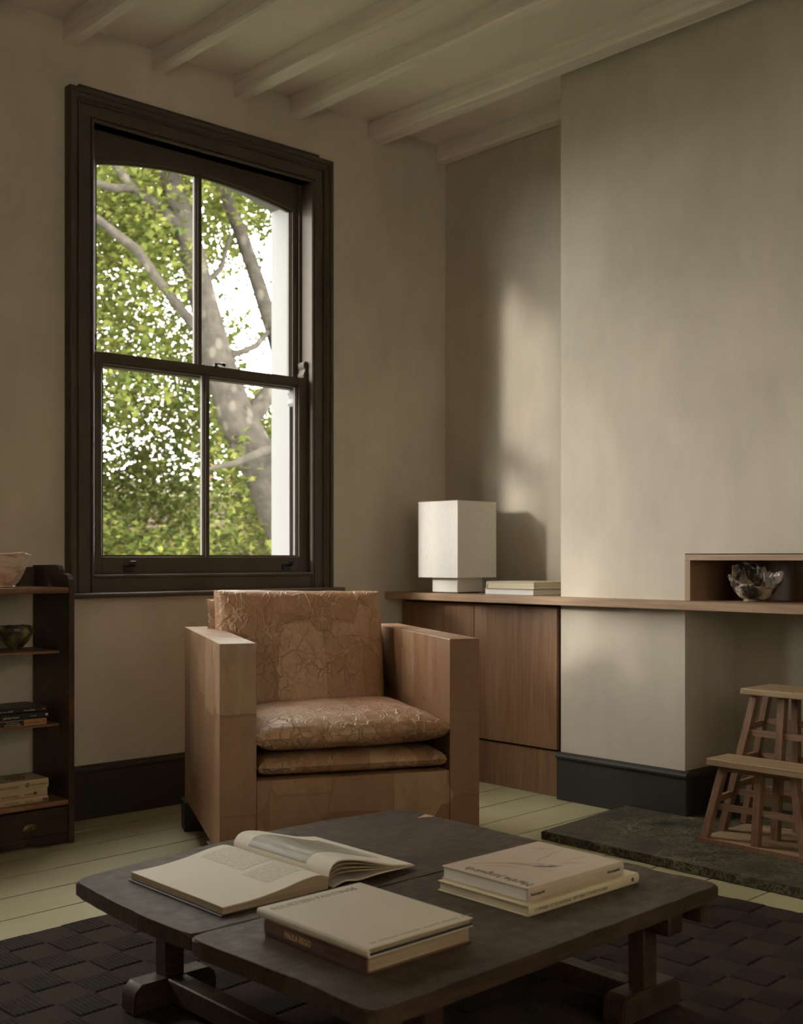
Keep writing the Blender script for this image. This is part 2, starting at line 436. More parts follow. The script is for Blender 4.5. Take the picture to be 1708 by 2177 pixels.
box(b, CHX, XB, NY0, FY1, NZ1, ZC); box(b, 4.075, XB, NY0, FY1, .80, NZ1); box(b, 4.129, XB, FY0, FY1, 0, .80)
struct(obj('wall_chimney', b, WALL))['label'] = 'taupe limewashed chimney breast with fireplace opening'
struct(obj('wall_left', bx(X0 - .2, X0, Y0, W, 0, ZC), WALL))
RX0, RX1, RZ0, RZ1 = -1.3, 2.1, .9, 2.75  # opening in the back wall for the added fill window
b = B(); box(b, X0 - .2, RX0, Y0 - .2, Y0, 0, ZC); box(b, RX1, CX + .35, Y0 - .2, Y0, 0, ZC); box(b, RX0, RX1, Y0 - .2, Y0, 0, RZ0); box(b, RX0, RX1, Y0 - .2, Y0, RZ1, ZC)
struct(obj('wall_back', b, WALL))
ceil = struct(obj('ceiling', bx(X0 - .2, CX + .35, Y0 - .2, W + WT, ZC, ZC + .2), CEIL))
ceil['label'] = 'pale painted ceiling between the beams'
# hand-cut painted beams
def beam(x0, x1, y0, y1, z0, z1, seed):
    b = B(); n = 26
    rings = []
    for i in range(n + 1):
        y = y0 + (y1 - y0) * i / n
        def j(k, a=.005): return (noise.noise(Vector((y * 1.7, seed * 7.1 + k * 3.3, 0))) ) * a
        r = .008
        pts = [(x0 + j(0), z1), (x0 + j(1), z0 + r + j(2)), (x0 + r + j(1), z0 + j(2)), (x1 - r + j(3), z0 + j(4)), (x1 + j(3), z0 + r + j(4)), (x1 + j(5), z1)]
        rings.append([b.verts.new((p[0], y, p[1])) for p in pts])
    for a, c in zip(rings, rings[1:]):
        for k in range(6): b.faces.new((a[k], a[(k + 1) % 6], c[(k + 1) % 6], c[k]))
    b.faces.new(rings[0]); b.faces.new(rings[-1][::-1])
    return obj('beam', b, BEAM, ceil, smooth=True)
for k, (x0, x1) in enumerate([(-1.06, -.98), (-.67, -.60), (-.28, -.21), (.11, .18), (.50, .57), (.89, .96), (1.28, 1.35), (1.67, 1.74), (2.057, 2.122), (2.440, 2.500), (2.834, 2.897), (3.135, 3.203), (3.594, 3.684)]):
    beam(x0, x1, Y0, W, 2.942, ZC, k)
beam(4.035, CX, 3.114, W, 2.942, ZC, 20)
# floor boards, a few degrees off the window wall
floor = struct(obj('floor', bx(X0 - .2, CX + .35, Y0 - .2, W + WT, -.12, -.028), UNDER)); floor['label'] = 'cream painted floorboards'
th = math.atan(.055); dv = (math.cos(th), math.sin(th)); nv = (-math.sin(th), math.cos(th))
PITCH = .197
base_off = nv[0] * 1.7 + nv[1] * 3.127
for k in range(-27, 7):
    lo, hi = base_off + k * PITCH + .0018, base_off + (k + 1) * PITCH - .0018
    cuts = sorted([random.uniform(-1.2, 4.2) for _ in range(random.choice((0, 1, 1)))])
    segs = [-4] + cuts + [7]
    for s0, s1 in zip(segs, segs[1:]):
        poly = [(dv[0] * s + nv[0] * d, dv[1] * s + nv[1] * d) for s, d in ((s0 + .001, lo), (s1 - .001, lo), (s1 - .001, hi), (s0 + .001, hi))]
        for n_, d_ in (((1, 0), CX + .30), ((-1, 0), -X0), ((0, 1), W), ((0, -1), -Y0)):
            poly = clip_poly(poly, n_, d_)
            if len(poly) < 3: break
        if len(poly) < 3: continue
        cx_ = sum(p[0] for p in poly) / len(poly); cy_ = sum(p[1] for p in poly) / len(poly)
        dz = random.uniform(-.0008, .0006)
        o = obj('plank', prism(B(), poly, 'z', -.028, dz, bev=.0022), FLOOR, floor)

# baseboards
def skirt_profile(): return [(0, 0), (.018, 0), (.018, .178), (.026, .182), (.028, .190), (.024, .198), (.010, .203), (0, .205)]
b = B(); prism(b, [(W - u, z) for u, z in skirt_profile()], 'x', X0, 3.83)
struct(obj('baseboard_window', b, SKIRT, smooth=True))['label'] = 'dark painted baseboard under the window'
b = B(); prism(b, [(CHX - u, z * .955) for u, z in skirt_profile()], 'y', FY1 - .022, 3.122)
prism(b, [(FY1 - u, z * .955) for u, z in skirt_profile()], 'x', CHX - .02, 4.129)
struct(obj('baseboard_chimney', b, SKIRT, smooth=True))['label'] = 'dark painted baseboard around the chimney breast'

# hearth slab
hp = [(3.180, .95), (3.180, 2.713), (3.62, 2.752), (3.750, 2.765), (3.750, FY1 - .03), (4.127, FY1 - .03), (4.127, FY0 + .01), (3.745, FY0 + .01), (3.745, .95)]
hearth = tag(obj('hearth_slab', prism(B(), hp, 'z', .001, .031, bev=.003), MARBLE), 'dark veined marble hearth slab on the floor before the chimney breast', 'hearth')

# ------------------------------------------------------------------ the window
def window(name, dx, sun_cut=False):
    win = bpy.data.objects.new(name, None); C.objects.link(win); win['kind'] = 'structure'
    win.location = (dx, 0, 0)
    def o(n, b, m, par=None, smooth=False): return obj(n, b, m, par or win, smooth)
    # moulded architrave swept up the left, over the head and down the right
    x0, x1, zb, z1 = 2.067, 3.346, .865, 2.777
    prof = [(0, W + .001), (0, 4.072), (.004, 4.068), (.014, 4.068), (.017, 4.071), (.0175, 4.079), (.024, 4.080), (.030, 4.083), (.036, 4.089), (.040, 4.089), (.041, 4.083), (.046, 4.082), (.047, 4.091), (.094, 4.091), (.0945, 4.097), (.098, 4.097), (.099, 4.089), (.106, 4.087), (.110, 4.091), (.110, W + .045)]
    b = B(); rows = []
    for u, y in prof:
        rows.append([b.verts.new(p) for p in ((x0 + u, y, zb), (x0 + u, y, z1 - u), (x1 - u, y, z1 - u), (x1 - u, y, zb))])
    for p, q in zip(rows, rows[1:]):
        for k in range(3): b.faces.new((p[k], p[k + 1], q[k + 1], q[k]))
    o('architrave', b, FRAME)
    # panel under the bottom bead, bead, window board with rounded nose
    o('bottom_panel', bx(x0 + .10, x1 - .10, 4.093, W + .06, zb, .922), FRAME)
    b = B(); prism(b, [(4.088, .918), (4.083, .924), (4.085, .931), (4.094, .934), (4.13, .934), (4.13, .918)], 'x', x0 + .105, x1 - .105)
    o('staff_bead', b, FRAME, smooth=True)
    nose = [(W, .845), (4.055, .845)] + [(4.045 - .010 * math.sin(a), .855 - .010 * math.cos(a)) for a in [PI * k / 8 for k in range(9)]] + [(4.055, .865), (W + .02, .865), (W + .02, .846)]
    b = B(); prism(b, nose, 'x', 2.02, 3.384); o('window_board', b, FRAME, smooth=True)
    # box lining around the sashes
    b = B()
    box(b, HX0, 2.176, 4.10, 4.235, HZ0, HZ1); box(b, 3.238, HX1, 4.10, 4.235, HZ0, HZ1)
    box(b, 2.176, 3.238, 4.10, 4.235, 2.667, HZ1); box(b, 2.176, 3.238, 4.10, 4.235, HZ0, .926)
    for xa, xb in ((2.176, 2.190), (3.224, 3.238)): box(b, xa, xb, 4.1665, 4.1765, .926, 2.667)
    o('lining', b, FRAME)
    # white painted outer reveal with a segmental arch
    b = B()
    ya, yb = 4.236, 4.372
    box(b, HXO, 1.99, ya, yb, HZ0, 2.59); box(b, 3.222, HX1, ya, yb, HZ0, 2.59)
    xm, hw = 2.606, .616
    arc = [(xm + hw * t, 2.59 + .095 * (1 - t * t)) for t in [-1 + 2 * k / 20 for k in range(21)]]
    prism(b, arc + [(HX1, 2.59), (HX1, HZ1), (HXO, HZ1), (HXO, 2.59)], 'y', ya, yb)
    box(b, HXO, HX1, ya, 4.46, HZ0 - .06, HZ0 + .03)
    o('outer_reveal', b, WHITE)
    # sashes: inner (lower) and outer (upper)
    def sash(nm, xa, xb, za, zb_, y0, y1, stile, brail, trail, arch, bar):
        s = bpy.data.objects.new(nm, None); C.objects.link(s); s.parent = win
        gx0, gx1, gz0, gz1 = xa + stile, xb - stile, za + brail, zb_ - trail
        f = B()
        box(f, xa, gx0, y0, y1, za, zb_, .002, 1); box(f, gx1, xb, y0, y1, za, zb_, .002, 1); box(f, gx0, gx1, y0, y1, za, gz0, .0015, 1)
        def top(x, d=0.0):
            if not arch: return gz1 + d
            t = (x - (gx0 + gx1) / 2) / ((gx1 - gx0) / 2); return gz1 - .055 * t * t + d
        N = 16 if arch else 1
        px = [gx0 + (gx1 - gx0) * k / N for k in range(N + 1)]
        prism(f, [(x, top(x)) for x in px] + [(gx1, zb_), (gx0, zb_)], 'y', y0, y1)
        obj('sash_frame', f, FRAME, s)
        # stepped glazing mouldings inside the frame
        mo = B(); ym = (y0 + y1) / 2
        for wd, off in ((.006, .012), (.012, .007)):
            box(mo, gx0, gx0 + wd, ym - off, ym + off, gz0, top(gx0)); box(mo, gx1 - wd, gx1, ym - off, ym + off, gz0, top(gx1))
            box(mo, gx0, gx1, ym - off, ym + off, gz0, gz0 + wd * .6)
            prism(mo, [(x, top(x)) for x in px] + [(x, top(x, -wd * .8)) for x in px[::-1]], 'y', ym - off, ym + off)
        obj('glazing_moulding', mo, FRAME, s)
        bb = B()
        zt = top(bar) + .004
        box(bb, bar - .007, bar + .007, y0 + .003, y1 - .003, gz0 - .004, zt); box(bb, bar - .013, bar + .013, ym - .012, ym + .012, gz0 - .004, zt); box(bb, bar - .018, bar + .018, ym - .007, ym + .007, gz0 - .004, zt)
        obj('glazing_bar', bb, FRAME, s)
        for ga, gb in ((gx0, bar), (bar, gx1)):
            g = B(); qx = [ga + (gb - ga) * k / (N if arch else 1) for k in range((N if arch else 1) + 1)]
            prism(g, [(ga, gz0), (gb, gz0)] + [(x, top(x)) for x in qx[::-1]], 'y', ym - .0015, ym + .0015)
            obj('pane', g, GLASS, s)
        return s
    up = sash('upper_sash', 2.190, 3.2375, 1.752, 2.70, 4.180, 4.222, .040, .030, .093, True, 2.7095)
    lo = sash('lower_sash', 2.177, 3.2355, .9275, 1.797, 4.120, 4.162, .048, .075, .033, False, 2.7085)
    if sun_cut: o('sun_cut_blind', bx(2.178, 3.236, 4.1055, 4.1065, 1.72, 2.66), SUN_CUT_BLIND)  # added out of view to cut sun and sky on the chimney breast
    # horns above the lower sash's meeting rail, lifts and catch
    def horn(xi, sgn, z, y0, y1, m, up_=1, par=lo):
        pts = [(0, 0), (.022, .004), (.026, .014), (.016, .030), (.013, .040), (.022, .050), (.024, .062), (.015, .074), (.004, .076), (0, .07)]
        b = B(); prism(b, [(xi - sgn * (.001 + p[0] * .9), z + up_ * p[1]) for p in pts], 'y', y0, y1)
        obj('sash_horn', b, m, par, True)
    horn(3.2345, 1, 1.797, 4.121, 4.161, FRAME); horn(2.178, -1, 1.797, 4.121, 4.161, FRAME)
    horn(3.222, 1, 1.752, 4.181, 4.221, WHITE, -1, up)
    for xl in (2.339, 3.116):
        b = B(); box(b, xl - .022, xl + .022, 4.114, 4.121, .944, .970, .0015, 1)
        prism(b, [(4.1145, .960), (4.100, .962), (4.092, .972), (4.090, .985), (4.093, .986), (4.096, .975), (4.103, .968), (4.1145, .968)], 'x', xl - .006, xl + .018)
        obj('sash_lift', b, GLASS_DARK, lo)
    b = B(); lathe(b, [(.014, 0), (.014, .004), (.009, .006), (.008, .014), (.004, .016)], 14)
    box(b, -.008, .034, -.005, .005, .014, .020, .002, 1); lathe_ = None
    bmesh.ops.translate(b, vec=(2.762, 4.140, 1.797), verts=b.verts)
    tube(b, [(2.79, 4.138, 1.815), (2.806, 4.136, 1.811)], [.006, .008], 8)
    obj('sash_catch', b, GLASS_DARK, lo, True)
    return win
w1 = window('window_1', 0); w1['label'] = 'dark brown sash window with arched upper panes'
w2 = window('window_2', WINS[1], True)
# invented window behind the camera, added unseen as soft frontal fill
fill_win = bpy.data.objects.new('added_fill_window', None); C.objects.link(fill_win); fill_win['kind'] = 'structure'
b = B(); box(b, RX0 - .1, RX0, Y0 - .2, Y0 + .03, RZ0 - .1, RZ1 + .1); box(b, RX1, RX1 + .1, Y0 - .2, Y0 + .03, RZ0 - .1, RZ1 + .1); box(b, RX0, RX1, Y0 - .2, Y0 + .03, RZ1, RZ1 + .1); box(b, RX0 - .15, RX1 + .15, Y0 - .2, Y0 + .06, RZ0 - .1, RZ0)
box(b, (RX0 + RX1) / 2 - .02, (RX0 + RX1) / 2 + .02, Y0 - .14, Y0 - .1, RZ0, RZ1); box(b, RX0, RX1, Y0 - .14, Y0 - .1, 1.68, 1.72)
obj('frame', b, FRAME, fill_win); obj('fill_blind', bx(RX0, RX1, Y0 - .05, Y0 - .048, RZ0, RZ1), FILL_BLIND, fill_win); obj('pane', bx(RX0, RX1, Y0 - .122, Y0 - .118, RZ0, RZ1), GLASS, fill_win)

# ------------------------------------------------------------------ oak shelf, cabinet, niche
SZ0, SZ1, SX = .806, .838, 3.693
sp = [(SX, .96), (CHX - .001, .96), (CHX - .001, NY0 + .004), (4.07, NY0 + .004), (4.07, FY1 - .004), (CHX - .001, FY1 - .004), (CHX - .001, 3.118), (CX - .001, 3.118), (CX - .001, W - .001), (SX, W - .001)]
shelf = tag(obj('oak_shelf', prism(B(), sp, 'z', SZ0, SZ1, bev=.0015), OAK_Y), 'long oak shelf running from the window corner across the chimney breast', 'shelf')
cab = thing('alcove_cabinet', 'oak cupboard with two plain doors under the shelf in the alcove', 'cabinet', (3.95, 3.62, 0))
obj('body', bx(3.803, CX - .002, 3.120, W - .03, .005, SZ0 - .001), BLACKW, cab, world=True)
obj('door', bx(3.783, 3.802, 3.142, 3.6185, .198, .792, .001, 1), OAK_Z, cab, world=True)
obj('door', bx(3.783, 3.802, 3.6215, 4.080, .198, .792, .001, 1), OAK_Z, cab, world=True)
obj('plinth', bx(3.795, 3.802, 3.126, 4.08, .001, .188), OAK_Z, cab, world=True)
niche = thing('niche_box', 'oak-lined recess above the shelf in the chimney breast', 'niche', (3.92, 1.88, SZ1))
g = .0015
obj('top_board', bx(CHX - .004, 4.07, NY0 + .002, NY1 - .008, .989, NZ1 - .003, .0008, 1), OAK_Y, niche, world=True)
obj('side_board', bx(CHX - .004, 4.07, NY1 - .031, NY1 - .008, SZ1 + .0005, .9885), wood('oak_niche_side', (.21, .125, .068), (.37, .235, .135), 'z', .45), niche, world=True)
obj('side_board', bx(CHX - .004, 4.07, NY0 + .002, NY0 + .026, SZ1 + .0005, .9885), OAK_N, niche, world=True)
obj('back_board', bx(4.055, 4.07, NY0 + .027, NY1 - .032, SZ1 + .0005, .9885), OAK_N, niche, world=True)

# table lamp: square shade on a smaller square foot
lb, ls = .161, .2515
lx, ly = 3.745 + lb / 2, 3.685 + lb / 2
lamp = thing('table_lamp', 'white square table lamp on the oak shelf by the corner', 'lamp', (lx, ly, SZ1))
obj('lamp_foot', bx(-lb / 2 + .01, lb / 2 - .01, -lb / 2 + .01, lb / 2 - .01, 0, .005), BLACKW, lamp)
obj('lamp_base', bx(-lb / 2, lb / 2, -lb / 2, lb / 2, .005, .0745, .0012, 1), SHADE, lamp)
b = B(); h = ls / 2; z0, z1 = .071, .414; t = .0025
for a, c, d, e in ((-h, h, -h, -h + t), (-h, h, h - t, h), (-h, -h + t, -h + t, h - t), (h - t, h, -h + t, h - t)): box(b, a, c, d, e, z0, z1)
box(b, -h + t, h - t, -h + t, h - t, z0 + .002, z0 + .005)
obj('lamp_shade', b, SHADE, lamp)
b = B()
for s in (-1, 1):
    box(b, -h - .0008, h + .0008, s * h - .001, s * h + .001, z1 - .004, z1 + .001); box(b, s * h - .001, s * h + .001, -h - .0008, h + .0008, z1 - .004, z1 + .001)
obj('shade_rim', b, SHADE, lamp)
sb = thing('dimmer_box', 'small black dimmer box on the shelf between lamp and books', 'dimmer', (3.935, 3.62, SZ1))
obj('case', bx(-.03, .03, -.03, .03, 0, .026, .004), BLACKC, sb); obj('dial', lathe(B(), [(.012, .026), (.012, .032), (.010, .034)], 16), GLASS_DARK, sb, True)

# ------------------------------------------------------------------ books
def book(name, label, x0, x1, y0, y1, z0, h, spine, cover, edges, group=None, board=.003, over=.004, rot=0, spine_mat=None, rnd=True):
    """closed book lying flat; spine in '-x','+x','-y','+y'"""
    cx, cy = (x0 + x1) / 2, (y0 + y1) / 2
    t = thing(name, label, 'book', (cx, cy, z0), rot, group)
    a, c = (x1 - x0) / 2, (y1 - y0) / 2
    obj('cover_board', bx(-a, a, -c, c, 0, board, .0008, 1), cover, t)
    obj('cover_board', bx(-a, a, -c, c, h - board, h, .0008, 1), cover, t)
    e = {k: over for k in ('-x', '+x', '-y', '+y')}; e[spine] = board
    obj('page_block', bx(-a + e['-x'], a - e['+x'], -c + e['-y'], c - e['+y'], board, h - board), edges, t)
    sm = spine_mat or cover
    if spine[1] == 'x':
        s = -1 if spine[0] == '-' else 1
        pr = [(s * (a - board), 0), (s * a, 0.001), (s * (a + .002), h * .3), (s * (a + .002), h * .7), (s * a, h - .001), (s * (a - board), h)]
        obj('spine', prism(B(), pr, 'y', -c, c), sm, t)
    else:
        s = -1 if spine[0] == '-' else 1
        pr = [(s * (c - board), 0), (s * c, 0.001), (s * (c + .002), h * .3), (s * (c + .002), h * .7), (s * c, h - .001), (s * (c - board), h)]
        obj('spine', prism(B(), pr, 'x', -a, a), sm, t)
    return t
bk = book('art_book', 'large flat book under another on the shelf beside the lamp', 3.765, 4.05, 3.255, 3.540, SZ1, .027, '+x', plain('pale_blue_grey_cover', (.34, .36, .34), .5), EDGEW, 'art books on the oak shelf')
bk = book('art_book', 'pale book lying on top of another on the oak shelf', 3.762, 4.03, 3.250, 3.522, SZ1 + .0275, .030, '+y', CREAM, EDGES, 'art books on the oak shelf')

# ------------------------------------------------------------------ ceramic bowls
def crumple_bowl(name, label, loc, R, H, foot, mat, prof, seed, amp, n=56, tilt=None, rim=0.0, m2=1.0):
    t = thing(name, label, 'bowl', loc)
    def warp(r, z, a):
        f = z / H
        d = noise.noise(Vector((math.cos(a) * 1.6, math.sin(a) * 1.6, f * 2.2 + seed)))
        d2 = noise.noise(Vector((math.cos(a) * 4.5, math.sin(a) * 4.5, f * 5 + seed * 3)))
        return r * (1 + amp * f * d + amp * .5 * m2 * f * d2), z + rim * H * f ** 4 * (noise.noise(Vector((math.cos(a) * 2.2, math.sin(a) * 2.2, seed * 5))) + .5 * d2 * m2)
    b = lathe(B(), prof, n, warp)
    if tilt:
        Mx = Matrix.Rotation(tilt[1], 4, 'Z') @ Matrix.Rotation(tilt[0], 4, 'X')
        for v in b.verts:
            if v.co.z > H * .12: 
                k = min(1, (v.co.z - H * .12) / (H * .3)); q = Mx @ (v.co - Vector((0, 0, H * .12))) + Vector((0, 0, H * .12)); v.co = v.co.lerp(q, k)
    obj('bowl_body', b, mat, t, True)
    return t
def bowl_prof(R, H, foot, th, curve=.55, shoulder=0):
    out = [(foot * .9, 0), (foot, .003), (foot * .92, H * .07)]
    for k in range(1, 13):
        f = k / 12; r = foot * .9 + (R - foot * .9) * f ** curve
        if shoulder and f > .72: r -= shoulder * R * ((f - .72) / .28) ** 1.5
        out.append((r, H * .07 + (H * .93) * f))
    inn = [(r - th, z + th * (.3 if i < len(out) - 1 else -.2)) for i, (r, z) in enumerate(out[3:])]
    rim = [(out[-1][0] - th * .5, H + th * .25)]
    return out + rim + inn[::-1] + [(.004, H * .12)]
def glaze(name, stops, scale, rough=.3, extra=None, sc3=(1, 1, 1)):
    m = Mat(name, rough, (.5, .5, .5), .5)
    f = m.noise(scale, m.co(sc3), 6, .65, .8)
    c = m.ramp(f, stops)
    if extra:
        k = m.ramp(m.vor(extra[1], None, 'F1'), [(.25, 1.0), (.45, 0.0)]); c = m.mix(m.math('MULTIPLY', k, extra[2]), c, extra[0])
    m.col(c); m.bump(m.noise(scale * 3), .3, .004); return m.m
PINKG = glaze('pink_white_glaze', [(.30, (.36, .13, .09)), (.42, (.47, .30, .22)), (.52, (.56, .46, .37)), (.75, (.62, .55, .46))], 9, .35, sc3=(1, 1, 2.6))
DARKG = glaze('black_ochre_glaze', [(.34, (.014, .016, .014)), (.46, (.06, .05, .03)), (.54, (.24, .19, .085)), (.72, (.38, .32, .17))], 14, .3)
CRUMP = glaze('mottled_lustre_glaze', [(.34, (.010, .012, .012)), (.44, (.06, .04, .03)), (.50, (.36, .29, .22)), (.60, (.42, .34, .28)), (.68, (.40, .19, .16)), (.74, (.03, .03, .03))], 13, .16)
crumple_bowl('ceramic_bowl', 'crumpled dark and cream glazed ceramic bowl in the oak niche', (3.885, 2.294, SZ1), .094, .100, .036, CRUMP, bowl_prof(.094, .100, .036, .004, .45), 2.3, .22, 72, (math.radians(26), math.radians(-50)), .2, 1.4)
crumple_bowl('ceramic_bowl', 'tall pink and white ceramic bowl on top of the dark bookcase', (1.738, 3.935, .8955), .100, .118, .052, PINKG, bowl_prof(.100, .118, .052, .005, .62), 5.1, .10, 56, None, .06)
crumple_bowl('ceramic_bowl', 'small black and ochre bowl on the second shelf of the bookcase', (1.803, 3.96, .6715), .066, .088, .018, DARKG, bowl_prof(.070, .086, .016, .004, .62, .20), 8.4, .09, 56, None, .05)

# ------------------------------------------------------------------ bookcase by the window
CX0, CX1, CY0, CY1 = 1.15, 1.946, 3.80, 4.086
case = thing('bookcase', 'old dark wooden open bookcase standing left of the window', 'bookcase', ((CX0 + CX1) / 2, 3.95, 0))
side = [(CY0, 0), (CY1, 0), (CY1, .972), (3.905, .974), (3.888, .970), (3.878, .958), (3.876, .942), (3.845, .944), (3.818, .938), (3.804, .922), (CY0, .895)]
for xa, xb in ((CX0, CX0 + .020), (CX1 - .020, CX1)):
    obj('side_panel', prism(B(), side, 'x', xa, xb, bev=.0015), CASE, case, world=True)
xi0, xi1 = CX0 + .0205, CX1 - .0205
obj('top_shelf', bx(xi0, xi1, CY0 + .002, CY1 - .016, .875, .8955, .002), CASEX, case, world=True)
for z0, z1 in ((.6615, .6715), (.4045, .4135)): obj('shelf_board', bx(xi0, xi1, 3.872, CY1 - .002, z0, z1, .0015), CASEX, case, world=True)
obj('shelf_board', bx(xi0, xi1, CY0 + .004, CY1 - .002, .136, .1535, .0015), CASEX, case, world=True)
obj('gallery_board', bx(xi0, xi1, CY1 - .014, CY1 - .002, .896, .965), CASE, case, world=True)
dr = obj('drawer', bx(xi0 + .002, xi1 - .002, CY0 + .004, CY1 - .03, .040, .130, .0015), CASED, case, world=True)
b = B(); pr = []
for k in range(13):
    a = PI * k / 12; pr.append((.028 * math.cos(a), .020 * math.sin(a) ** .8))
Nn = 9; rows = []
for j in range(Nn):
    f = j / (Nn - 1); sc = 1 - .93 * f ** 2.2
    rows.append([b.verts.new((1.779 + p[0] * sc, CY0 + .003 - .014 * math.sin(f * PI / 2), .070 + p[1] * (1.25 - .5 * f))) for p in pr])
for p, q in zip(rows, rows[1:]):
    for k in range(12): b.faces.new((p[k], p[k + 1], q[k + 1], q[k]))
tube(b, [(1.779, CY0 + .001, .096), (1.779, CY0 - .004, .099)], [.005, .003], 8)
hd = obj('drawer_pull', b, BRASS, dr, True, world=True)
hd.data.transform(Matrix.Identity(4))
apron = [(xi0, .002), (xi0 + .1, .002), (xi0 + .12, .012), (xi0 + .16, .014), (xi1 - .22, .014), (xi1 - .17, .012), (xi1 - .15, .02), (xi1 - .13, .016), (xi1 - .11, .004), (xi1, .002), (xi1, .0385), (xi0, .0385)]
obj('apron', prism(B(), apron, 'y', CY0 + .005, CY0 + .02), CASED, case, world=True)
XR = (PI / 2, 0, 0)
def shelf_book(name, label, x1, ln, y0, dp, z0, h, cover, edges, group, spine_mat=None):
    return book(name, label, x1 - ln, x1, y0, y0 + dp, z0, h, '-y', cover, edges, group, board=.0012, over=.0015, spine_mat=spine_mat)
z = .4140; yf = 3.868
k = shelf_book('paperback_book', 'black and orange paperback at the bottom of the dark middle stack', 1.874, .23, yf, .15, z, .0245, BLACKC, EDGEB, 'books on the middle shelf', ORANGE)
obj('spine_panel', bx(1.645, 1.790, yf - .0034, yf - .001, z + .004, z + .0215), BLACKC, k, world=True)
text(k, 'DICTIONARY OF', .0055, (1.726, yf - .0036, z + .0145), XR, INKW, sx=1.1); text(k, 'MYTHOLOGIES', .0075, (1.720, yf - .0036, z + .0062), XR, INKW, sx=1.15)
text(k, 'ARTHUR COTTERELL', .0075, (1.796, yf - .0024, z + .0095), XR, INKR, sx=.78); text(k, 'OXFORD', .005, (1.858, yf - .0024, z + .0105), XR, INKR, sx=.6)
z += .0248
k = shelf_book('paperback_book', 'thin black paperback in the middle of the dark middle stack', 1.880, .225, yf - .004, .15, z, .0205, BLACKC, EDGEB, 'books on the middle shelf')
text(k, 'yakuza moon', .0125, (1.713, yf - .0064, z + .0065), XR, INKW, sx=.88); text(k, 'shoko tendo', .0055, (1.810, yf - .0064, z + .0085), XR, INKW, sx=.9)
obj('spine_mark', bx(1.868, 1.876, yf - .0068, yf - .005, z + .008, z + .015), INKW, k, world=True)
z += .0208
k = shelf_book('paperback_book', 'black paperback on top of the dark middle stack in the bookcase', 1.874, .24, yf, .155, z, .021, BLACKC, EDGEB, 'books on the middle shelf')
text(k, 'Francis Bacon and the Loss of Self', .0085, (1.640, yf - .0024, z + .0075), XR, INKW, sx=.95); text(k, 'Ernst van Alphen', .0085, (1.790, yf - .0024, z + .0075), XR, INKW, sx=.72)
text(k, 'Rbk', .006, (1.858, yf - .0024, z + .0085), XR, INKW)
z = .1540; yf = 3.824
k = shelf_book('paperback_book', 'thin buff paperback at the bottom of the pale lower stack', 1.859, .20, yf, .128, z, .019, TANC2, EDGES, 'books on the lower shelf')
text(k, "A BOY'S OWN STORY", .0075, (1.700, yf - .0024, z + .0065), XR, INK, sx=.72); text(k, 'Edmund White', .0075, (1.775, yf - .0024, z + .0068), XR, INKR, sx=.6)
obj('spine_mark', bx(1.838, 1.856, yf - .0027, yf - .001, z + .005, z + .014), INK, k, world=True)
z += .0193
k = shelf_book('paperback_book', 'buff paperback in the middle of the pale lower stack', 1.857, .20, yf + .003, .128, z, .028, TANC2, EDGES, 'books on the lower shelf')
text(k, 'Gabriel Garcia Marquez', .0095, (1.688, yf + .0006, z + .0095), XR, INK, sx=.72); text(k, 'Love in the Time of Cholera', .0075, (1.775, yf + .0006, z + .0105), XR, INK, sx=.5)
b = B(); lathe(b, [(.0055, -.0006), (.0055, .0006), (.002, .0008)], 20); bmesh.ops.rotate(b, verts=b.verts, matrix=Matrix.Rotation(PI / 2, 3, 'X')); bmesh.ops.translate(b, verts=b.verts, vec=(1.812, yf + .0006, z + .014)); obj('spine_roundel', b, INKR, k, world=True)
z += .0283
k = shelf_book('paperback_book', 'thick pale paperback with a spiral, on top of the lower stack', 1.860, .20, yf, .130, z, .033, TANC, EDGES, 'books on the lower shelf')
text(k, 'HARUKI MURAKAMI', .0105, (1.672, yf - .0024, z + .011), XR, INK, sx=.85); text(k, 'THE ELEPHANT VANISHES', .0075, (1.796, yf - .0024, z + .0125), XR, INK, sx=.55); text(k, 'VINTAGE', .005, (1.844, yf - .0024, z + .0135), XR, INK, sx=.6)
def spiral(cx, cy, R, turns, wd, M, n=60):
    b = B(); rows = []
    for i in range(n):
        t_ = i / (n - 1); a = t_ * turns * 2 * PI; r = R * (.12 + .88 * t_)
        c_, s_ = math.cos(a), math.sin(a)
        rows.append([b.verts.new(M @ Vector((cx + c_ * (r - wd), cy + s_ * (r - wd), 0))), b.verts.new(M @ Vector((cx + c_ * (r + wd), cy + s_ * (r + wd), 0)))])
    for p, q in zip(rows, rows[1:]): b.faces.new((p[0], p[1], q[1], q[0]))
    bmesh.ops.solidify(b, geom=b.faces, thickness=.0003)
    return b
obj('cover_spiral', spiral(0, 0, .040, 2.3, .003, Matrix.Translation((1.765, yf + .066, z + .0333))), INKR, k, world=True)
obj('spine_spiral', spiral(0, 0, .0085, 2.3, .0009, Matrix.Translation((1.782, yf - .0024, z + .0165)) @ Matrix.Rotation(PI / 2, 4, 'X')), INKR, k, world=True)

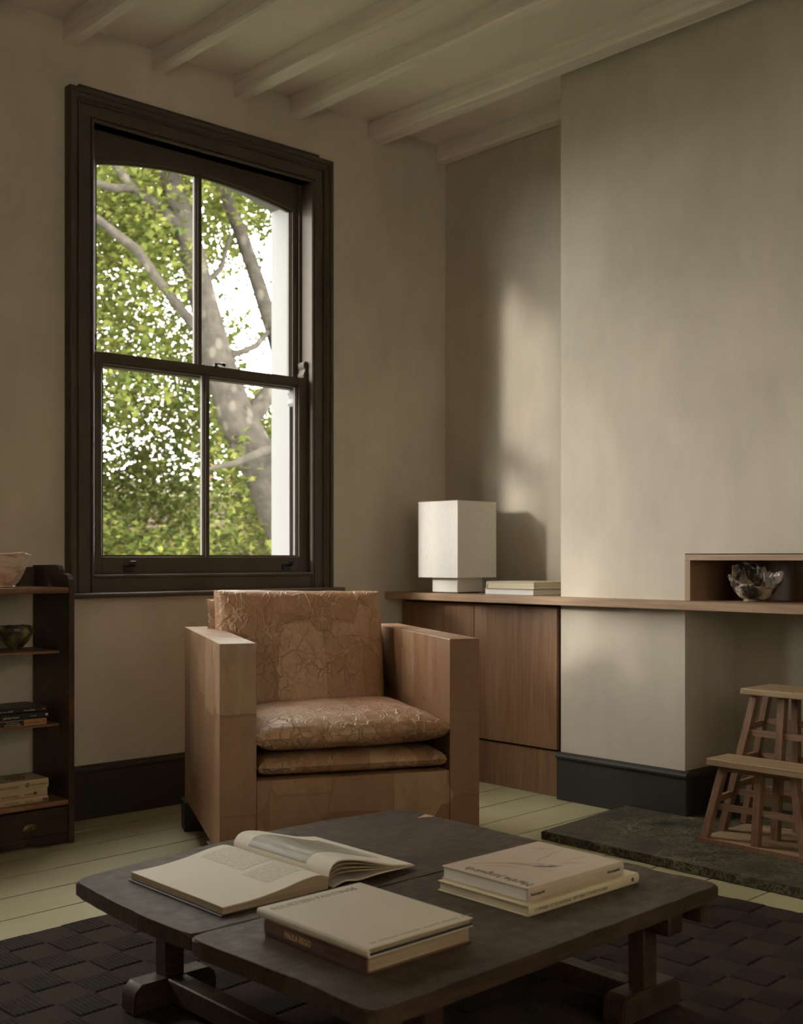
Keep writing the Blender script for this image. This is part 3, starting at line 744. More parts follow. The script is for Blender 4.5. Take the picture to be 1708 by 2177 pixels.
# ------------------------------------------------------------------ armchair
CH = math.radians(47.2747 - 73.0)
fwd = Vector((math.cos(YAW), math.sin(YAW), 0)); rgt = Vector((math.sin(YAW), -math.cos(YAW), 0))
c0 = fwd * 3.498 + rgt * (-.5437)
chair = thing('armchair', 'boxy armchair covered in patched brown paper with creased cushions, below the window', 'armchair', (c0.x, c0.y, 0), CH)
AW, AD, AH, ZB, AI = .829, .90, .7415, .105, .1115
obj('arm', bx(0, AI, 0, AD, ZB, AH, .0022), PAPER, chair)
obj('arm', bx(AW - .1, AW, 0, AD, ZB, AH, .0022), PAPER, chair)
obj('seat_base', bx(AI + .0005, AW - .1005, 0, AD - .005, ZB, .325, .002), PAPER, chair)
obj('back_panel', bx(AI + .0005, AW - .1005, AD - .10, AD, .326, AH, .003), PAPER, chair)
for x_ in (.0, AW - .09):
    for y_ in (.10, AD - .10): obj('foot', bx(x_ - .012 if x_ == 0 else x_ + .012, x_ + .085, y_, y_ + .11, .0155 if y_ < .3 else .001, ZB), BLACKW, chair)
def cushion(wd, dp, h, crown, edge, seed, wrinkle=.003, n=26, pinch=0.0):
    """soft box cushion centred on the origin, lying flat: crowned top and bottom, rounded rim with a raised seam"""
    b = B(); V = {}
    m = 12
    def prof(t):                                   # t in [-1,1] around the rim from bottom to top
        return t
    def shape(u, v, s):
        # u, v in [-1, 1]; s = +1 top, -1 bottom
        e = max(abs(u), abs(v)); ru = u * wd / 2; rv = v * dp / 2
        k = (1 - abs(u) ** 3.2) * (1 - abs(v) ** 3.2)
        rim = (max(0.0, 1 - e ** edge)) ** .5
        z = s * (h / 2 * rim + crown * k)
        # outline pulls in between the corners
        ru *= 1 - pinch * (1 - v * v) * abs(u) ** 4; rv *= 1 - pinch * (1 - u * u) * abs(v) ** 4
        q = Vector((ru * 9, rv * 9, z * 9 + seed))
        z += (noise.noise(q) * .9 + noise.noise(q * 2.7) * .5) * wrinkle * (1 if e < .995 else .3)
        ru += noise.noise(q * 1.3 + Vector((5, 0, 0))) * wrinkle * .8; rv += noise.noise(q * 1.3 + Vector((0, 5, 0))) * wrinkle * .8
        return (ru, rv, z)
    def g(i):
        t = -1 + 2 * i / n; return math.copysign(1 - (1 - abs(t)) ** 1.7, t)
    for s in (1, -1):
        for i in range(n + 1):
            for j in range(n + 1):
                brd = i in (0, n) or j in (0, n)
                if brd and s == -1: V[(i, j, s)] = V[(i, j, 1)]; continue
                V[(i, j, s)] = b.verts.new(shape(g(i), g(j), s))
        for i in range(n):
            for j in range(n):
                f = [V[(i, j, s)], V[(i + 1, j, s)], V[(i + 1, j + 1, s)], V[(i, j + 1, s)]]
                b.faces.new(f if s == 1 else f[::-1])
    ring = [V[(i, 0, 1)] for i in range(n)] + [V[(n, j, 1)] for j in range(n)] + [V[(n - i, n, 1)] for i in range(n)] + [V[(0, n - j, 1)] for j in range(n)]
    return b, [v.co.copy() for v in ring]
def place(b, M):
    for v in b.verts: v.co = M @ v.co
def with_seam(name, args, M, mat):
    b, ring = cushion(*args[0], **args[1]); place(b, M); o = obj(name, b, mat, chair, True)
    pts = [M @ p for p in ring]; pts.append(pts[0])
    obj('seam', tube(B(), pts, .0016, 5), mat, o, True)
    return o
mid = (AI + AW - .1) / 2
with_seam('lower_seat_cushion', ((.604, .70, .060, .004, 14, 3.0), dict(wrinkle=.002)), Matrix.Translation((mid, .358, .3605)), PAPERD)
with_seam('seat_cushion', ((.622, .600, .082, .020, 7, 9.0), dict(wrinkle=.0035, pinch=.012)), Matrix.Translation((mid - .001, .296, .4535)) @ Matrix.Rotation(math.radians(-1.2), 4, 'Y'), PAPERC)
Mb = Matrix.Translation((.388, .665, .655)) @ Matrix.Rotation(math.radians(77), 4, 'X') @ Matrix.Rotation(math.radians(-.8), 4, 'Z')
with_seam('back_cushion', ((.612, .455, .105, .016, 14, 17.0), dict(wrinkle=.0038)), Mb, PAPERC)
Mb = Matrix.Translation((.375, .760, .650)) @ Matrix.Rotation(math.radians(79), 4, 'X')
with_seam('rear_cushion', ((.610, .40, .075, .008, 14, 27.0), dict(wrinkle=.0035)), Mb, PAPERC)

# ------------------------------------------------------------------ rug
rug = thing('rug', 'dark brown rug of ribbed and smooth woven squares under the table', 'rug', (1.3, 1.3, 0))
ra = math.radians(3.6); Mr = Matrix.Rotation(ra, 4, 'Z')
rx0, rx1, ry0, ry1 = 0.35, 3.128, -.45, 2.838        # in the rug's own turned axes about the origin
b = B(); Nx = 60
top_e = [(rx0 + (rx1 - rx0) * i / 120, ry1 + random.uniform(-.003, .003)) for i in range(121)]
rt_e = [(rx1 + random.uniform(-.003, .003), ry1 - (ry1 - ry0) * i / 120) for i in range(1, 121)]
pl = [Mr @ Vector((p[0], p[1], 0)) for p in top_e + rt_e + [(rx0, ry0)]]
obj('woven_base', prism(B(), [(p.x, p.y) for p in pl][::-1], 'z', .001, .009), RUGLOW, rug, world=True)
b = B(); q = .099
for i in range(int((rx1 - rx0) / q)):
    for j in range(int((ry1 - ry0) / q)):
        if (i + j) % 2: continue
        x_, y_ = rx1 - (i + 1) * q, ry1 - (j + 1) * q
        c_ = Mr @ Vector((x_ + q / 2, y_ + q / 2, 0))
        if c_.y < .2 and c_.x < .2: continue
        hh = .0122; e_ = .005
        lo_ = [b.verts.new(Mr @ Vector((x_ + dx_ * q, y_ + dy_ * q, .0088))) for dx_, dy_ in ((0, 0), (1, 0), (1, 1), (0, 1))]
        hi_ = [b.verts.new(Mr @ Vector((x_ + e_ + dx_ * (q - 2 * e_), y_ + e_ + dy_ * (q - 2 * e_), hh))) for dx_, dy_ in ((0, 0), (1, 0), (1, 1), (0, 1))]
        b.faces.new(hi_)
        for k in range(4): b.faces.new((lo_[k], lo_[(k + 1) % 4], hi_[(k + 1) % 4], hi_[k]))
P(obj('ribbed_squares', b, RUGHI, rug, world=True), kind='stuff')

# ------------------------------------------------------------------ low table
TZ, TT = .300, .032
table = thing('low_table', 'low dark wooden coffee table of two worn boards on short trestle feet', 'coffee table', (1.70, 1.87, 0))
def board(poly, z0, z1, seed):
    b = B(); n = len(poly); out = []
    cx_ = sum(p[0] for p in poly) / n; cy_ = sum(p[1] for p in poly) / n
    dense = []
    for i in range(n):
        p, q_ = Vector(poly[i]), Vector(poly[(i + 1) % n]); m_ = max(1, int((q_ - p).length / .03))
        for k_ in range(m_):
            v = p.lerp(q_, k_ / m_); d = (q_ - p).normalized(); nn = Vector((d.y, -d.x))
            dense.append(v + nn * (noise.noise(Vector((v.x * 14, v.y * 14, seed))) * .004))
    prism(b, [(p.x, p.y) for p in dense], 'z', z0, z1, bev=.004)
    return obj('board', b, TABLE, table, world=True, smooth=True)
far = [(1.186, 1.862), (1.181, 1.98), (1.186, 2.16), (1.199, 2.335), (1.225, 2.358), (1.33, 2.372), (1.54, 2.405), (1.75, 2.43), (1.95, 2.43), (2.19, 2.40), (2.214, 2.38), (2.216, 2.1), (2.212, 1.9), (2.21, 1.862)]
near = [(1.188, 1.362), (1.192, 1.55), (1.182, 1.70), (1.176, 1.838), (1.186, 1.855), (2.205, 1.855), (2.196, 1.64), (2.204, 1.63), (2.206, 1.56), (2.190, 1.545), (2.192, 1.49), (2.207, 1.48), (2.206, 1.40), (2.196, 1.381), (1.75, 1.367), (1.41, 1.357), (1.20, 1.352)]
board(far[::-1], TZ - TT, TZ, 1.0); board(near[::-1], TZ - TT, TZ, 5.0)
zr = .0146
def foot_(xc, yc):
    h_ = .06; pr = [(xc - .105, zr), (xc - .105, zr + h_ * .55), (xc - .10, zr + h_ * .8), (xc - .085, zr + h_), (xc + .085, zr + h_), (xc + .10, zr + h_ * .8), (xc + .105, zr + h_ * .55), (xc + .105, zr)]
    return prism(B(), pr, 'y', yc - .028, yc + .028, bev=.003)
PX, PY = (1.392, 2.108), (1.512, 2.268)
for x_ in PX:
    for y_ in PY:
        obj('foot', foot_(x_, y_), TABLE, table, world=True, smooth=True)
        obj('post', bx(x_ - .024, x_ + .024, y_ - .021, y_ + .021, zr + .060, .2005, .002, 1), TABLE, table, world=True)
    obj('stretcher', bx(x_ - .024, x_ + .024, PY[0] + .028, PY[1] - .028, zr + .012, zr + .060, .003, 1), TABLE, table, world=True)
    obj('batten', bx(x_ - .026, x_ + .026, 1.425, 2.36, .2, TZ - TT - .0005, .004, 1), wood('batten_wood', (.02, .01, .008), (.06, .026, .02), 'y', .45), table, world=True)
obj('edge_cleat', bx(2.150, 2.188, 1.392, 1.75, .222, TZ - TT - .0005, .008, 2), TABLE, table, world=True)

obj('raw_wood_chip', prism(B(), [(2.166, 2.282), (2.214, 2.262), (2.212, 2.300)], 'z', TZ - .002, TZ + .0006), plain('raw_wood', (.42, .22, .10), .6, .2, 40), table, world=True)
# open book
ob = thing('open_book', 'open picture book lying on the low table', 'book', (1.55, 2.08, TZ))
y0, y1 = 1.912, 2.262
def sweep(name, prof_lo, prof_hi, mat, ya=y0, yb=y1, n=1, par=ob, sm=True, dz=0):
    b = B(); pts = prof_lo + prof_hi[::-1]; rows = []
    for i in range(n + 1):
        yy = ya + (yb - ya) * i / n
        rows.append([b.verts.new((p[0], yy, TZ + p[1] + dz)) for p in pts])
    m_ = len(pts)
    for p, q_ in zip(rows, rows[1:]):
        for k_ in range(m_): b.faces.new((p[k_], p[(k_ + 1) % m_], q_[(k_ + 1) % m_], q_[k_]))
    b.faces.new(rows[0]); b.faces.new(rows[-1][::-1])
    return obj(name, b, mat, par, sm, world=True)
def smooth_curve(keys, n=24):
    out = []
    for i in range(n + 1):
        t_ = i / n * (len(keys) - 1); k_ = min(int(t_), len(keys) - 2); f = t_ - k_
        p0, p1, p2, p3 = keys[max(k_ - 1, 0)], keys[k_], keys[k_ + 1], keys[min(k_ + 2, len(keys) - 1)]
        out.append(tuple(.5 * ((2 * p1[a]) + (-p0[a] + p2[a]) * f + (2 * p0[a] - 5 * p1[a] + 4 * p2[a] - p3[a]) * f * f + (-p0[a] + 3 * p1[a] - 3 * p2[a] + p3[a]) * f ** 3) for a in (0, 1)))
    return out
LT = smooth_curve([(1.292, .0185), (1.36, .0195), (1.43, .026), (1.49, .0355), (1.53, .0375), (1.556, .030)])
LB = [(p[0], .004) for p in LT]
RT = smooth_curve([(1.558, .030), (1.560, .042), (1.572, .055), (1.592, .0595), (1.630, .054), (1.69, .037), (1.745, .022), (1.800, .013)], 32)
obj('cover', bx(1.286, 1.560, y0 - .004, y1 + .004, TZ + .0004, TZ + .0036, .0008, 1), GREENB, ob, world=True)
RC = smooth_curve([(1.566, .004), (1.60, .012), (1.64, .007), (1.70, .010), (1.802, .0085)], 16)
sweep('cover', RC, [(p[0], p[1] + .003) for p in RC], CREAM, y0 - .004, y1 + .004)
sweep('page_block', LB, [(p[0], p[1] - .0012) for p in LT], EDGEB)
sweep('page', [(p[0], p[1] - .001) for p in LT], LT, PAGE)
for s, k_ in ((.80, EDGEB), (.62, EDGEB), (.45, EDGEB)):
    pr = [(1.558 + (p[0] - 1.558) * (1 - .0 * s), .009 + (p[1] - .009) * s) for p in RT]
    sweep('page', [(p[0], p[1] - .0022) for p in pr], pr, k_, y0 + .001, y1 - .001)
sweep('page', [(p[0], p[1] - .0035) for p in RT], RT, PAGE)
def picture():
    m = Mat('printed_photograph', .5, (.4, .37, .3), .4)
    f = m.noise(7, m.co((1, .6, 1)), 4, .6, 1.0)
    m.col(m.ramp(f, [(.3, (.20, .18, .135)), (.5, (.34, .31, .24)), (.7, (.46, .425, .34))])); return m.m
def sub(prof, xa, xb): return [p for p in prof if xa <= p[0] <= xb]
pr = [p for p in RT[4:] if p[0] < 1.772]
sweep('printed_picture', pr, [(p[0], p[1] + .0004) for p in pr], picture(), 1.992, 2.205, dz=.0002)
def textlines():
    m = Mat('printed_text', .6, (.55, .5, .4), .3)
    wv = m.n('ShaderNodeTexWave'); wv.bands_direction = 'Y'; wv.inputs['Scale'].default_value = 62; m.nt.links.new(m.co(), wv.inputs['Vector'])
    words = m.ramp(m.noise(1, m.co((110, 320, 1)), 2), [(.4, 0.0), (.5, 1.0)])
    k_ = m.math('MULTIPLY', m.ramp(wv.outputs['Fac'], [(.45, 1.0), (.6, 0.0)]), words)
    m.col(m.mix(m.math('MULTIPLY', k_, .6), (.63, .575, .46), (.30, .27, .21))); return m.m
TL = textlines()
for (xa, xb, ya, yb) in ((1.45, 1.535, 2.075, 2.235), (1.435, 1.53, 1.965, 2.055)):
    pr = [p for p in smooth_curve([(1.292, .0185), (1.36, .0195), (1.43, .026), (1.49, .0355), (1.53, .0375), (1.556, .030)], 90) if xa <= p[0] <= xb]
    sweep('printed_text', pr, [(p[0], p[1] + .0003) for p in pr], TL, ya, yb, dz=.0002)

# stack by the open book
k = book('art_book', 'thick brown book with gilt spine lettering under a cream book on the table', 1.288, 1.540, 1.479, 1.768, TZ + .0002, .033, '-x', BROWN, EDGEB, None, .003, .004)
XS = (PI / 2, 0, -PI / 2)
text(k, 'PAULA REGO', .0165, (1.2855, 1.705, TZ + .0105), XS, GOLD, sx=.78)
text(k, 'THE FORGOTTEN', .0065, (1.2855, 1.590, TZ + .013), XS, INK, sx=.8)
k2 = book('art_book', 'large cream book lying on the brown book on the table', 1.280, 1.530, 1.466, 1.780, TZ + .0335, .016, '-x', CREAM, EDGEB, None, .0022, .004, 0, None)
obj('endpaper', bx(1.2845, 1.5285, 1.4672, 1.7788, TZ + .0360, TZ + .0400), GREENB, k2, world=True)
text(k2, 'FOURTEEN PAINTINGS', .0235, (1.293, 1.745, TZ + .0496), (0, 0, 0), INKL, sx=.84)
xx = 1.300
for wd in (.012, .042, .046, .038, .040, .024):
    b = B(); x_ = xx
    while x_ < xx + wd:
        box(b, x_, x_ + .0022, 1.483, 1.4865, TZ + .0494, TZ + .0498); x_ += .0034
    obj('small_print', b, INKL, k2, world=True); xx += wd + .008
# stack at the right
k = book('art_book', 'ivory book at the bottom of the right-hand pile on the table', 1.726, 2.085, 1.506, 1.757, TZ + .0002, .0215, '-y', CREAM2, EDGES, None, .0025, .004)
text(k, 'CY TWOMBLY AT THE HERMITAGE   FIFTY YEARS OF WORKS ON PAPER', .0092, (1.742, 1.5035, TZ + .0075), XR, INKL, sx=.78)
b = B(); lathe(b, [(.0045, -.0004), (.0045, .0004), (.001, .0006)], 16); bmesh.ops.rotate(b, verts=b.verts, matrix=Matrix.Rotation(PI / 2, 3, 'X')); bmesh.ops.translate(b, verts=b.verts, vec=(2.062, 1.5035, TZ + .0115)); obj('spine_mark', b, INK, k, world=True)
k = book('art_book', 'blush art book with a loose painted figure, on top of the right-hand pile', 1.742, 2.052, 1.522, 1.760, TZ + .0220, .0275, '-y', BLUSH, EDGEW, None, .0028, .003)
zt = TZ + .0497
text(k, 'Martha Jungwirth', .031, (1.776, 1.532, zt), (0, 0, PI / 2), INK, sx=.84, thick=.0002)
text(k, 'Martha Jungwirth', .0075, (1.750, 1.5194, TZ + .033), XR, INK, sx=.8); text(k, 'Martha Jungwirth', .0075, (1.995, 1.5194, TZ + .033), XR, INK, sx=.8)
def stroke(pts, wds, mat, nm='painted_stroke', dz=0):
    b = B(); rows = []; pts = [Vector(p) for p in pts]
    for i, p in enumerate(pts):
        d = (pts[min(i + 1, len(pts) - 1)] - pts[max(i - 1, 0)]).normalized(); nn = Vector((-d.y, d.x)); w_ = wds[i]
        rows.append([b.verts.new((p.x + nn.x * w_, p.y + nn.y * w_, zt + dz)), b.verts.new((p.x - nn.x * w_, p.y - nn.y * w_, zt + dz))])
    for p, q_ in zip(rows, rows[1:]): b.faces.new((p[0], p[1], q_[1], q_[0]))
    obj(nm, b, mat, k, world=True)
OCH = plain('ochre_stroke', (.46, .30, .12), .6, .3, 60); GRY = plain('grey_stroke', (.42, .36, .30), .6, .35, 90); MAU = plain('mauve_stroke', (.24, .16, .14), .6, .5, 90)
stroke([(1.795, 1.728), (1.83, 1.705), (1.865, 1.670), (1.895, 1.632), (1.92, 1.60)], [.001, .0035, .004, .005, .002], OCH)
stroke([(1.868, 1.650), (1.885, 1.634), (1.902, 1.614), (1.915, 1.592)], [.002, .009, .011, .002], GRY, dz=.0003)
stroke([(1.874, 1.630), (1.886, 1.612), (1.902, 1.598), (1.925, 1.582)], [.001, .003, .004, .0006], MAU, dz=.0006)
for s_ in ([(1.905, 1.64), (1.93, 1.652), (1.96, 1.655), (1.99, 1.666), (2.02, 1.668)], [(1.93, 1.60), (1.95, 1.590), (1.965, 1.582), (1.985, 1.56)], [(1.80, 1.70), (1.82, 1.678), (1.838, 1.66), (1.85, 1.63)], [(1.985, 1.70), (2.00, 1.702), (2.01, 1.71), (2.0, 1.73)], [(1.96, 1.60), (1.98, 1.606), (2.0, 1.604), (2.03, 1.60)], [(1.985, 1.735), (1.995, 1.715), (2.012, 1.70), (2.018, 1.685)], [(1.865, 1.60), (1.875, 1.585), (1.878, 1.57)]):
    stroke(s_, [.0004] + [.0010] * (len(s_) - 2) + [.0003], MAU, dz=.0001)

# ------------------------------------------------------------------ step stool on the hearth
st = thing('step_stool', 'two-step wooden bench stool standing in the fireplace', 'stool', (3.62, 1.90, .031))
ZH = .0312
sa = math.radians(-2.0)
yL, yM, yR = 2.245, 2.055, 1.865
obj('base_board', bx(3.463, 3.80, 1.70, 2.252, ZH, .0445, .001, 1), STOOLT, st, world=True)
obj('base_edge', bx(3.456, 3.4625, 1.70, 2.254, ZH, .0465), STOOLZ, st, world=True)
b0 = .0450
def leg(p, q, wd=.028): return obj('leg', beam_between(B(), p, q, wd, wd * .9), STOOLZ, st, world=True)
zlo, zhi = .294, .527      # undersides of the treads
rowA = [((3.478, 2.236), (3.504, 2.178)), ((3.490, 2.050), (3.512, 2.046)), ((3.478, 1.868), (3.504, 1.920))]
rowB = [((3.612, 2.252), (3.648, 2.143)), ((3.618, 2.052), (3.648, 2.040)), ((3.612, 1.852), (3.648, 1.940))]
rowC = [((3.772, 2.262), (3.742, 2.150)), ((3.772, 2.056), (3.742, 2.044)), ((3.772, 1.850), (3.742, 1.940))]
for (p, q_) in rowA: leg((*p, b0), (*q_, zlo))
for (p, q_) in rowB: leg((*p, b0), (*q_, zhi))
for (p, q_) in rowC: leg((*p, b0), (*q_, zhi), .025)
obj('tread', bx(3.462, 3.600, 1.80, 2.222, zlo + .0005, zlo + .0245, .003), STOOLT, st, world=True)
obj('tread', bx(3.600, 3.800, 1.83, 2.176, zhi + .0005, zhi + .0225, .004), STOOLT, st, world=True)
def at(row, i, z, top_):
    (p, q_) = row[i]; f = (z - b0) / (top_ - b0); return Vector((p[0] + (q_[0] - p[0]) * f, p[1] + (q_[1] - p[1]) * f, z))
def rail(a, c, hgt=.021, wd=.014):
    d = (c - a).normalized(); a = a + d * .013; c = c - d * .013
    s_ = d.cross(Vector((0, 0, 1))).normalized() * wd / 2; u_ = Vector((0, 0, hgt / 2)); b = B()
    vs = [b.verts.new(p + e) for p in (a, c) for e in (-s_ - u_, s_ - u_, s_ + u_, -s_ + u_)]
    b.faces.new(vs[:4][::-1]); b.faces.new(vs[4:])
    for k_ in range(4): b.faces.new((vs[k_], vs[(k_ + 1) % 4], vs[4 + (k_ + 1) % 4], vs[4 + k_]))
    obj('stretcher', b, STOOLW, st, world=True)
for i in (0, 1):
    rail(at(rowA, i, .155, zlo), at(rowA, i + 1, .155, zlo)); rail(at(rowA, i, zlo - .012, zlo), at(rowA, i + 1, zlo - .012, zlo), .016)
    rail(at(rowB, i, .187, zhi), at(rowB, i + 1, .187, zhi)); rail(at(rowB, i, .395, zhi), at(rowB, i + 1, .395, zhi))
    rail(at(rowC, i, .18, zhi), at(rowC, i + 1, .18, zhi)); rail(at(rowC, i, .30, zhi), at(rowC, i + 1, .30, zhi)); rail(at(rowC, i, .425, zhi), at(rowC, i + 1, .425, zhi))
for i in (0, 2):
    rail(at(rowA, i, .175, zlo), at(rowB, i, .175, zhi)); rail(at(rowB, i, .205, zhi), at(rowC, i, .205, zhi)); rail(at(rowB, i, .415, zhi), at(rowC, i, .415, zhi)); rail(at(rowB, i, .30, zhi), at(rowC, i, .30, zhi))

# ------------------------------------------------------------------ outside: plane tree, shrubs, garden wall
def out(px, py, D):
    l_ = (px - 854) / F_PX * D; v = fwd * D + rgt * l_; return Vector((v.x, v.y, 1 + (HORIZON - py) / F_PX * D))
def bark():
    m = Mat('plane_tree_bark', .9, (.1, .09, .06), .2)
    f = m.vor(7, m.co((1, 1, .6)), 'F1'); g_ = m.noise(9, None, 5, .7)
    c = m.ramp(g_, [(.35, (.018, .015, .011)), (.65, (.038, .032, .024))]); m.col(m.mix(m.ramp(f, [(.18, .7), (.3, 0.0)]), c, (.065, .058, .045)))
    m.bump(g_, .6, .03); return m.m
BARK = bark()
def leafmat(name, a, c, d, trans=.5):
    m = bpy.data.materials.new(name); m.use_nodes = True; nt = m.node_tree; nt.nodes.clear()
    o = nt.nodes.new('ShaderNodeOutputMaterial'); mx = nt.nodes.new('ShaderNodeMixShader'); df = nt.nodes.new('ShaderNodeBsdfDiffuse'); tr = nt.nodes.new('ShaderNodeBsdfTranslucent')
    ge = nt.nodes.new('ShaderNodeNewGeometry'); rp = nt.nodes.new('ShaderNodeValToRGB')
    e = rp.color_ramp.elements; e.new(.5)
    for k_, (p, cc) in enumerate(((0, a), (.5, c), (1, d))): e[k_].position = p; e[k_].color = (*cc, 1)
    nt.links.new(ge.outputs['Random Per Island'], rp.inputs[0])
    nt.links.new(rp.outputs[0], df.inputs[0]); nt.links.new(rp.outputs[0], tr.inputs[0])
    mx.inputs[0].default_value = trans
    nt.links.new(df.outputs[0], mx.inputs[1]); nt.links.new(tr.outputs[0], mx.inputs[2]); nt.links.new(mx.outputs[0], o.inputs[0])
    return m
LEAF = leafmat('plane_leaves', (.046, .064, .017), (.097, .112, .028), (.162, .164, .042), .5)
LEAF2 = leafmat('shrub_leaves', (.048, .072, .027), (.095, .118, .038), (.155, .155, .050), .35)
STAR = []
for k_, (r_, a_) in enumerate([(.5, -90), (.95, 0), (.55, 40), (1.15, 90), (.55, 140), (.95, 180)]):
    STAR.append((r_ * math.cos(math.radians(a_)) * .5, r_ * math.sin(math.radians(a_)) * .5))
def leaves(pts, size, seed):
    import numpy as np
    g_ = np.random.default_rng(seed); n_ = len(pts); c_ = np.array(pts, dtype=np.float64)
    sz = size * g_.uniform(.6, 1.25, n_)
    # a random frame per leaf, blades lying more level than upright
    t1 = g_.uniform(0, 2 * PI, n_); ti = g_.normal(0, .75, n_); t2 = g_.uniform(0, 2 * PI, n_)
    st_ = np.array(STAR); x_ = st_[:, 0][None, :] * sz[:, None]; y_ = st_[:, 1][None, :] * sz[:, None]; z_ = -.25 * np.abs(st_[:, 0])[None, :] * sz[:, None]
    xa = x_ * np.cos(t2)[:, None] - y_ * np.sin(t2)[:, None]; ya = x_ * np.sin(t2)[:, None] + y_ * np.cos(t2)[:, None]
    yb = ya * np.cos(ti)[:, None] - z_ * np.sin(ti)[:, None]; zb = ya * np.sin(ti)[:, None] + z_ * np.cos(ti)[:, None]
    xc = xa * np.cos(t1)[:, None] - yb * np.sin(t1)[:, None]; yc = xa * np.sin(t1)[:, None] + yb * np.cos(t1)[:, None]
    v_ = np.stack([xc, yc, zb], 2) + c_[:, None, :]
    return v_.reshape(-1, 3)
def leaf_obj(pts, size, seed, mat, parent):
    import numpy as np
    v_ = leaves(pts, size, seed); k_ = len(STAR); n_ = len(pts)
    r_ = XF[parent.name].translation; v_ = v_ - np.array(r_)
    me = bpy.data.meshes.new('foliage'); me.vertices.add(n_ * k_); me.vertices.foreach_set('co', v_.astype(np.float32).ravel())
    me.loops.add(n_ * k_); me.loops.foreach_set('vertex_index', np.arange(n_ * k_, dtype=np.int32))
    me.polygons.add(n_); me.polygons.foreach_set('loop_start', np.arange(n_, dtype=np.int32) * k_)
    me.update(calc_edges=True); me.materials.append(mat)
    o = bpy.data.objects.new('foliage', me); C.objects.link(o); o.parent = parent; o['kind'] = 'stuff'; return o
def cloud(n, D0, D1, l0, l1, z0, z1, seed, dens):
    rnd = random.Random(seed); out_ = []
    while len(out_) < n:
        D = rnd.uniform(D0, D1); l_ = rnd.uniform(l0, l1); z_ = rnd.uniform(z0, z1)
        v = fwd * D + rgt * l_
        if rnd.random() < dens(D, l_, z_, v): out_.append((v.x, v.y, z_))
    return out_
tb = out(690, 1340, 11.6); GZ = -3.7
tree = thing('plane_tree', 'big plane tree with pale flaking bark outside the window', 'tree', (tb.x, tb.y, GZ))
D = 11.2
def br(nm, pts, rads, n=12, dd=0): return obj(nm, tube(B(), pts, rads, n), BARK, tree, True, world=True)
trunk = [Vector((tb.x, tb.y, GZ)), out(640, 1180, D + .3), out(560, 1000, D), out(500, 880, D), out(462, 760, D), out(432, 640, D), out(405, 520, D), out(375, 420, D), out(352, 340, D), out(335, 200, D - .2), out(330, -40, D - .5)]
br('trunk', trunk, [.31, .26, .205, .175, .150, .13, .116, .11, .10, .08, .05])
br('limb', [out(520, 905, D), out(600, 800, D + .4), out(580, 700, D + .5), out(545, 590, D + .6), out(510, 490, D + .6), out(475, 400, D + .6), out(450, 300, D + .5), out(440, 100, D + .3)], [.10, .085, .08, .075, .07, .065, .06, .03])
br('branch', [out(425, 700, D), out(410, 690, D - .2), out(340, 600, D - .4), out(290, 530, D - .5), out(205, 465, D - .7), out(60, 400, D - 1.2)], [.05, .048, .045, .045, .04, .02])
br('branch', [out(395, 500, D), out(360, 462, D - .1), out(320, 428, D - .2), out(280, 398, D - .3), out(250, 358, D - .4), out(200, 250, D - .6)], [.07, .062, .055, .05, .042, .02])
br('branch', [out(283, 400, D - .3), out(240, 400, D - .5), out(215, 392, D - .6), out(120, 380, D - 1)], [.04, .038, .035, .02])
br('branch', [out(575, 700, D + .5), out(545, 735, D + .2), out(510, 750, D), out(470, 762, D)], [.025, .03, .03, .03])
br('branch', [out(430, 610, D), out(470, 570, D + .2), out(490, 500, D + .4)], [.03, .025, .02])
br('branch', [out(640, 950, D), out(560, 960, D - .4), out(500, 985, D - .6), out(430, 1000, D - .9)], [.05, .045, .03, .01])
def dens(D_, l_, z_, v):
    c_ = noise.noise(v * .55 + Vector((0, 0, z_ * .55))) * .9 + noise.noise(Vector((v.x * 1.5, v.y * 1.5, z_ * 1.5 + 9))) * .8 + .30
    px = 854 + F_PX * l_ / D_; py = HORIZON - F_PX * (z_ - 1) / D_
    if z_ < 1.3: c_ += .25
    if l_ > -2.2 and 2.6 < z_ < 4.6: c_ -= .40
    if l_ > -1.4: c_ -= .25
    return max(0, min(1, c_))
leaf_obj(cloud(270000, 10.75, 16.0, -5.6, .9, -1.4, 7.0, 3, dens), .086, 4, LEAF, tree)
def dens2(D_, l_, z_, v):
    t_ = 1.9 + 1.0 * noise.noise(v * .5) - (.9 if l_ > -2.6 else 0)
    return 1.0 if z_ < t_ else 0.0
sc_ = fwd * 17.5 + rgt * (-3.5)
shr = thing('shrub', 'dense green shrubs low down beyond the plane tree', 'shrub', (sc_.x, sc_.y, GZ))
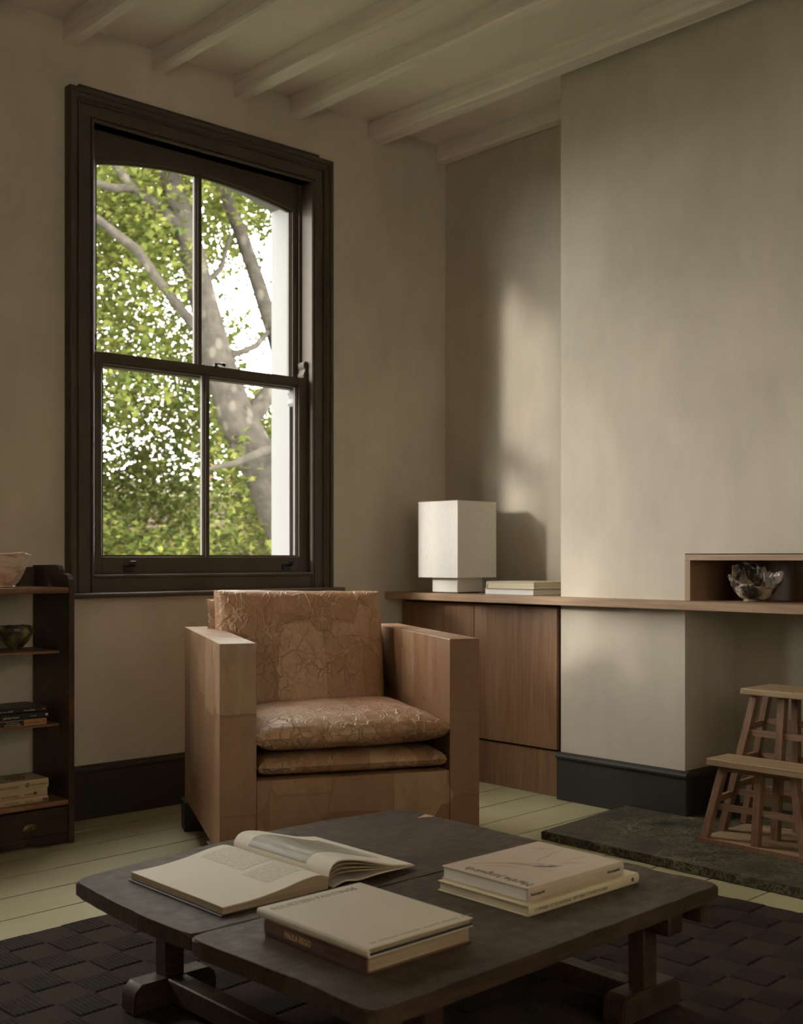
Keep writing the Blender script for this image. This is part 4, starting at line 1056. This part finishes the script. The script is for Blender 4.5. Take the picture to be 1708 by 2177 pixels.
leaf_obj(cloud(26000, 16.6, 18.6, -8.0, 1.5, -3.6, 2.8, 12, dens2), .16, 5, LEAF2, shr)
b = B()
for k_ in range(9):
    v = fwd * 17.6 + rgt * (-7.5 + k_ * 1.05); tube(b, [(v.x, v.y, GZ), (v.x + .1, v.y, -1), (v.x, v.y + .1, 1.0)], [.06, .045, .02], 7)
obj('stems', b, BARK, shr, True, world=True)
def brickmat():
    m = Mat('garden_brick', .9, (.1, .06, .045), .2)
    bt = m.n('ShaderNodeTexBrick'); bt.inputs['Color1'].default_value = (.075, .04, .029, 1); bt.inputs['Color2'].default_value = (.055, .033, .027, 1); bt.inputs['Mortar'].default_value = (.083, .072, .062, 1); bt.inputs['Scale'].default_value = 4.5
    m.nt.links.new(m.co((1, 1, 1), (PI / 2, 0, 0)), bt.inputs['Vector']); m.col(bt.outputs['Color']); return m.m
hv = fwd * 24 + rgt * (-3.5)
house = thing('brick_building', 'brick building with pale parapet glimpsed beyond the shrubs', 'building', (hv.x, hv.y, GZ), YAW - PI / 2)
obj('wall', bx(-8, 9, 0, 3, 0, 5.95), brickmat(), house)
obj('parapet', bx(-8.1, 9.1, -.12, 3.1, 5.95, 6.25), plain('pale_stone', (.2, .18, .145), .9), house)
for k_ in range(5): obj('chimney_pot', lathe(B(), [(.16, 6.25), (.13, 6.5), (.15, 6.75), (.12, 6.8)], 12), plain('clay_pot', (.15, .065, .045), .9), house).location = (-.6 + k_ * .5, .8, 0)
for k_ in range(4):
    wd_ = obj('window', bx(-3.4 + k_ * 1.9, -2.5 + k_ * 1.9, -.05, .02, 2.6, 4.2), plain('far_white_frame', (.26, .25, .23), .7), house)
    obj('window_pane', bx(-3.32 + k_ * 1.9, -2.58 + k_ * 1.9, -.06, -.045, 2.68, 4.12), plain('far_dark_glass', (.03, .035, .035), .15), wd_)
gr = struct(obj('ground', bx(-40, 60, 4.6, 70, GZ - .3, GZ), plain('garden_ground', (.05, .06, .025), .95, .3, 2))); gr['label'] = 'garden ground below the window'
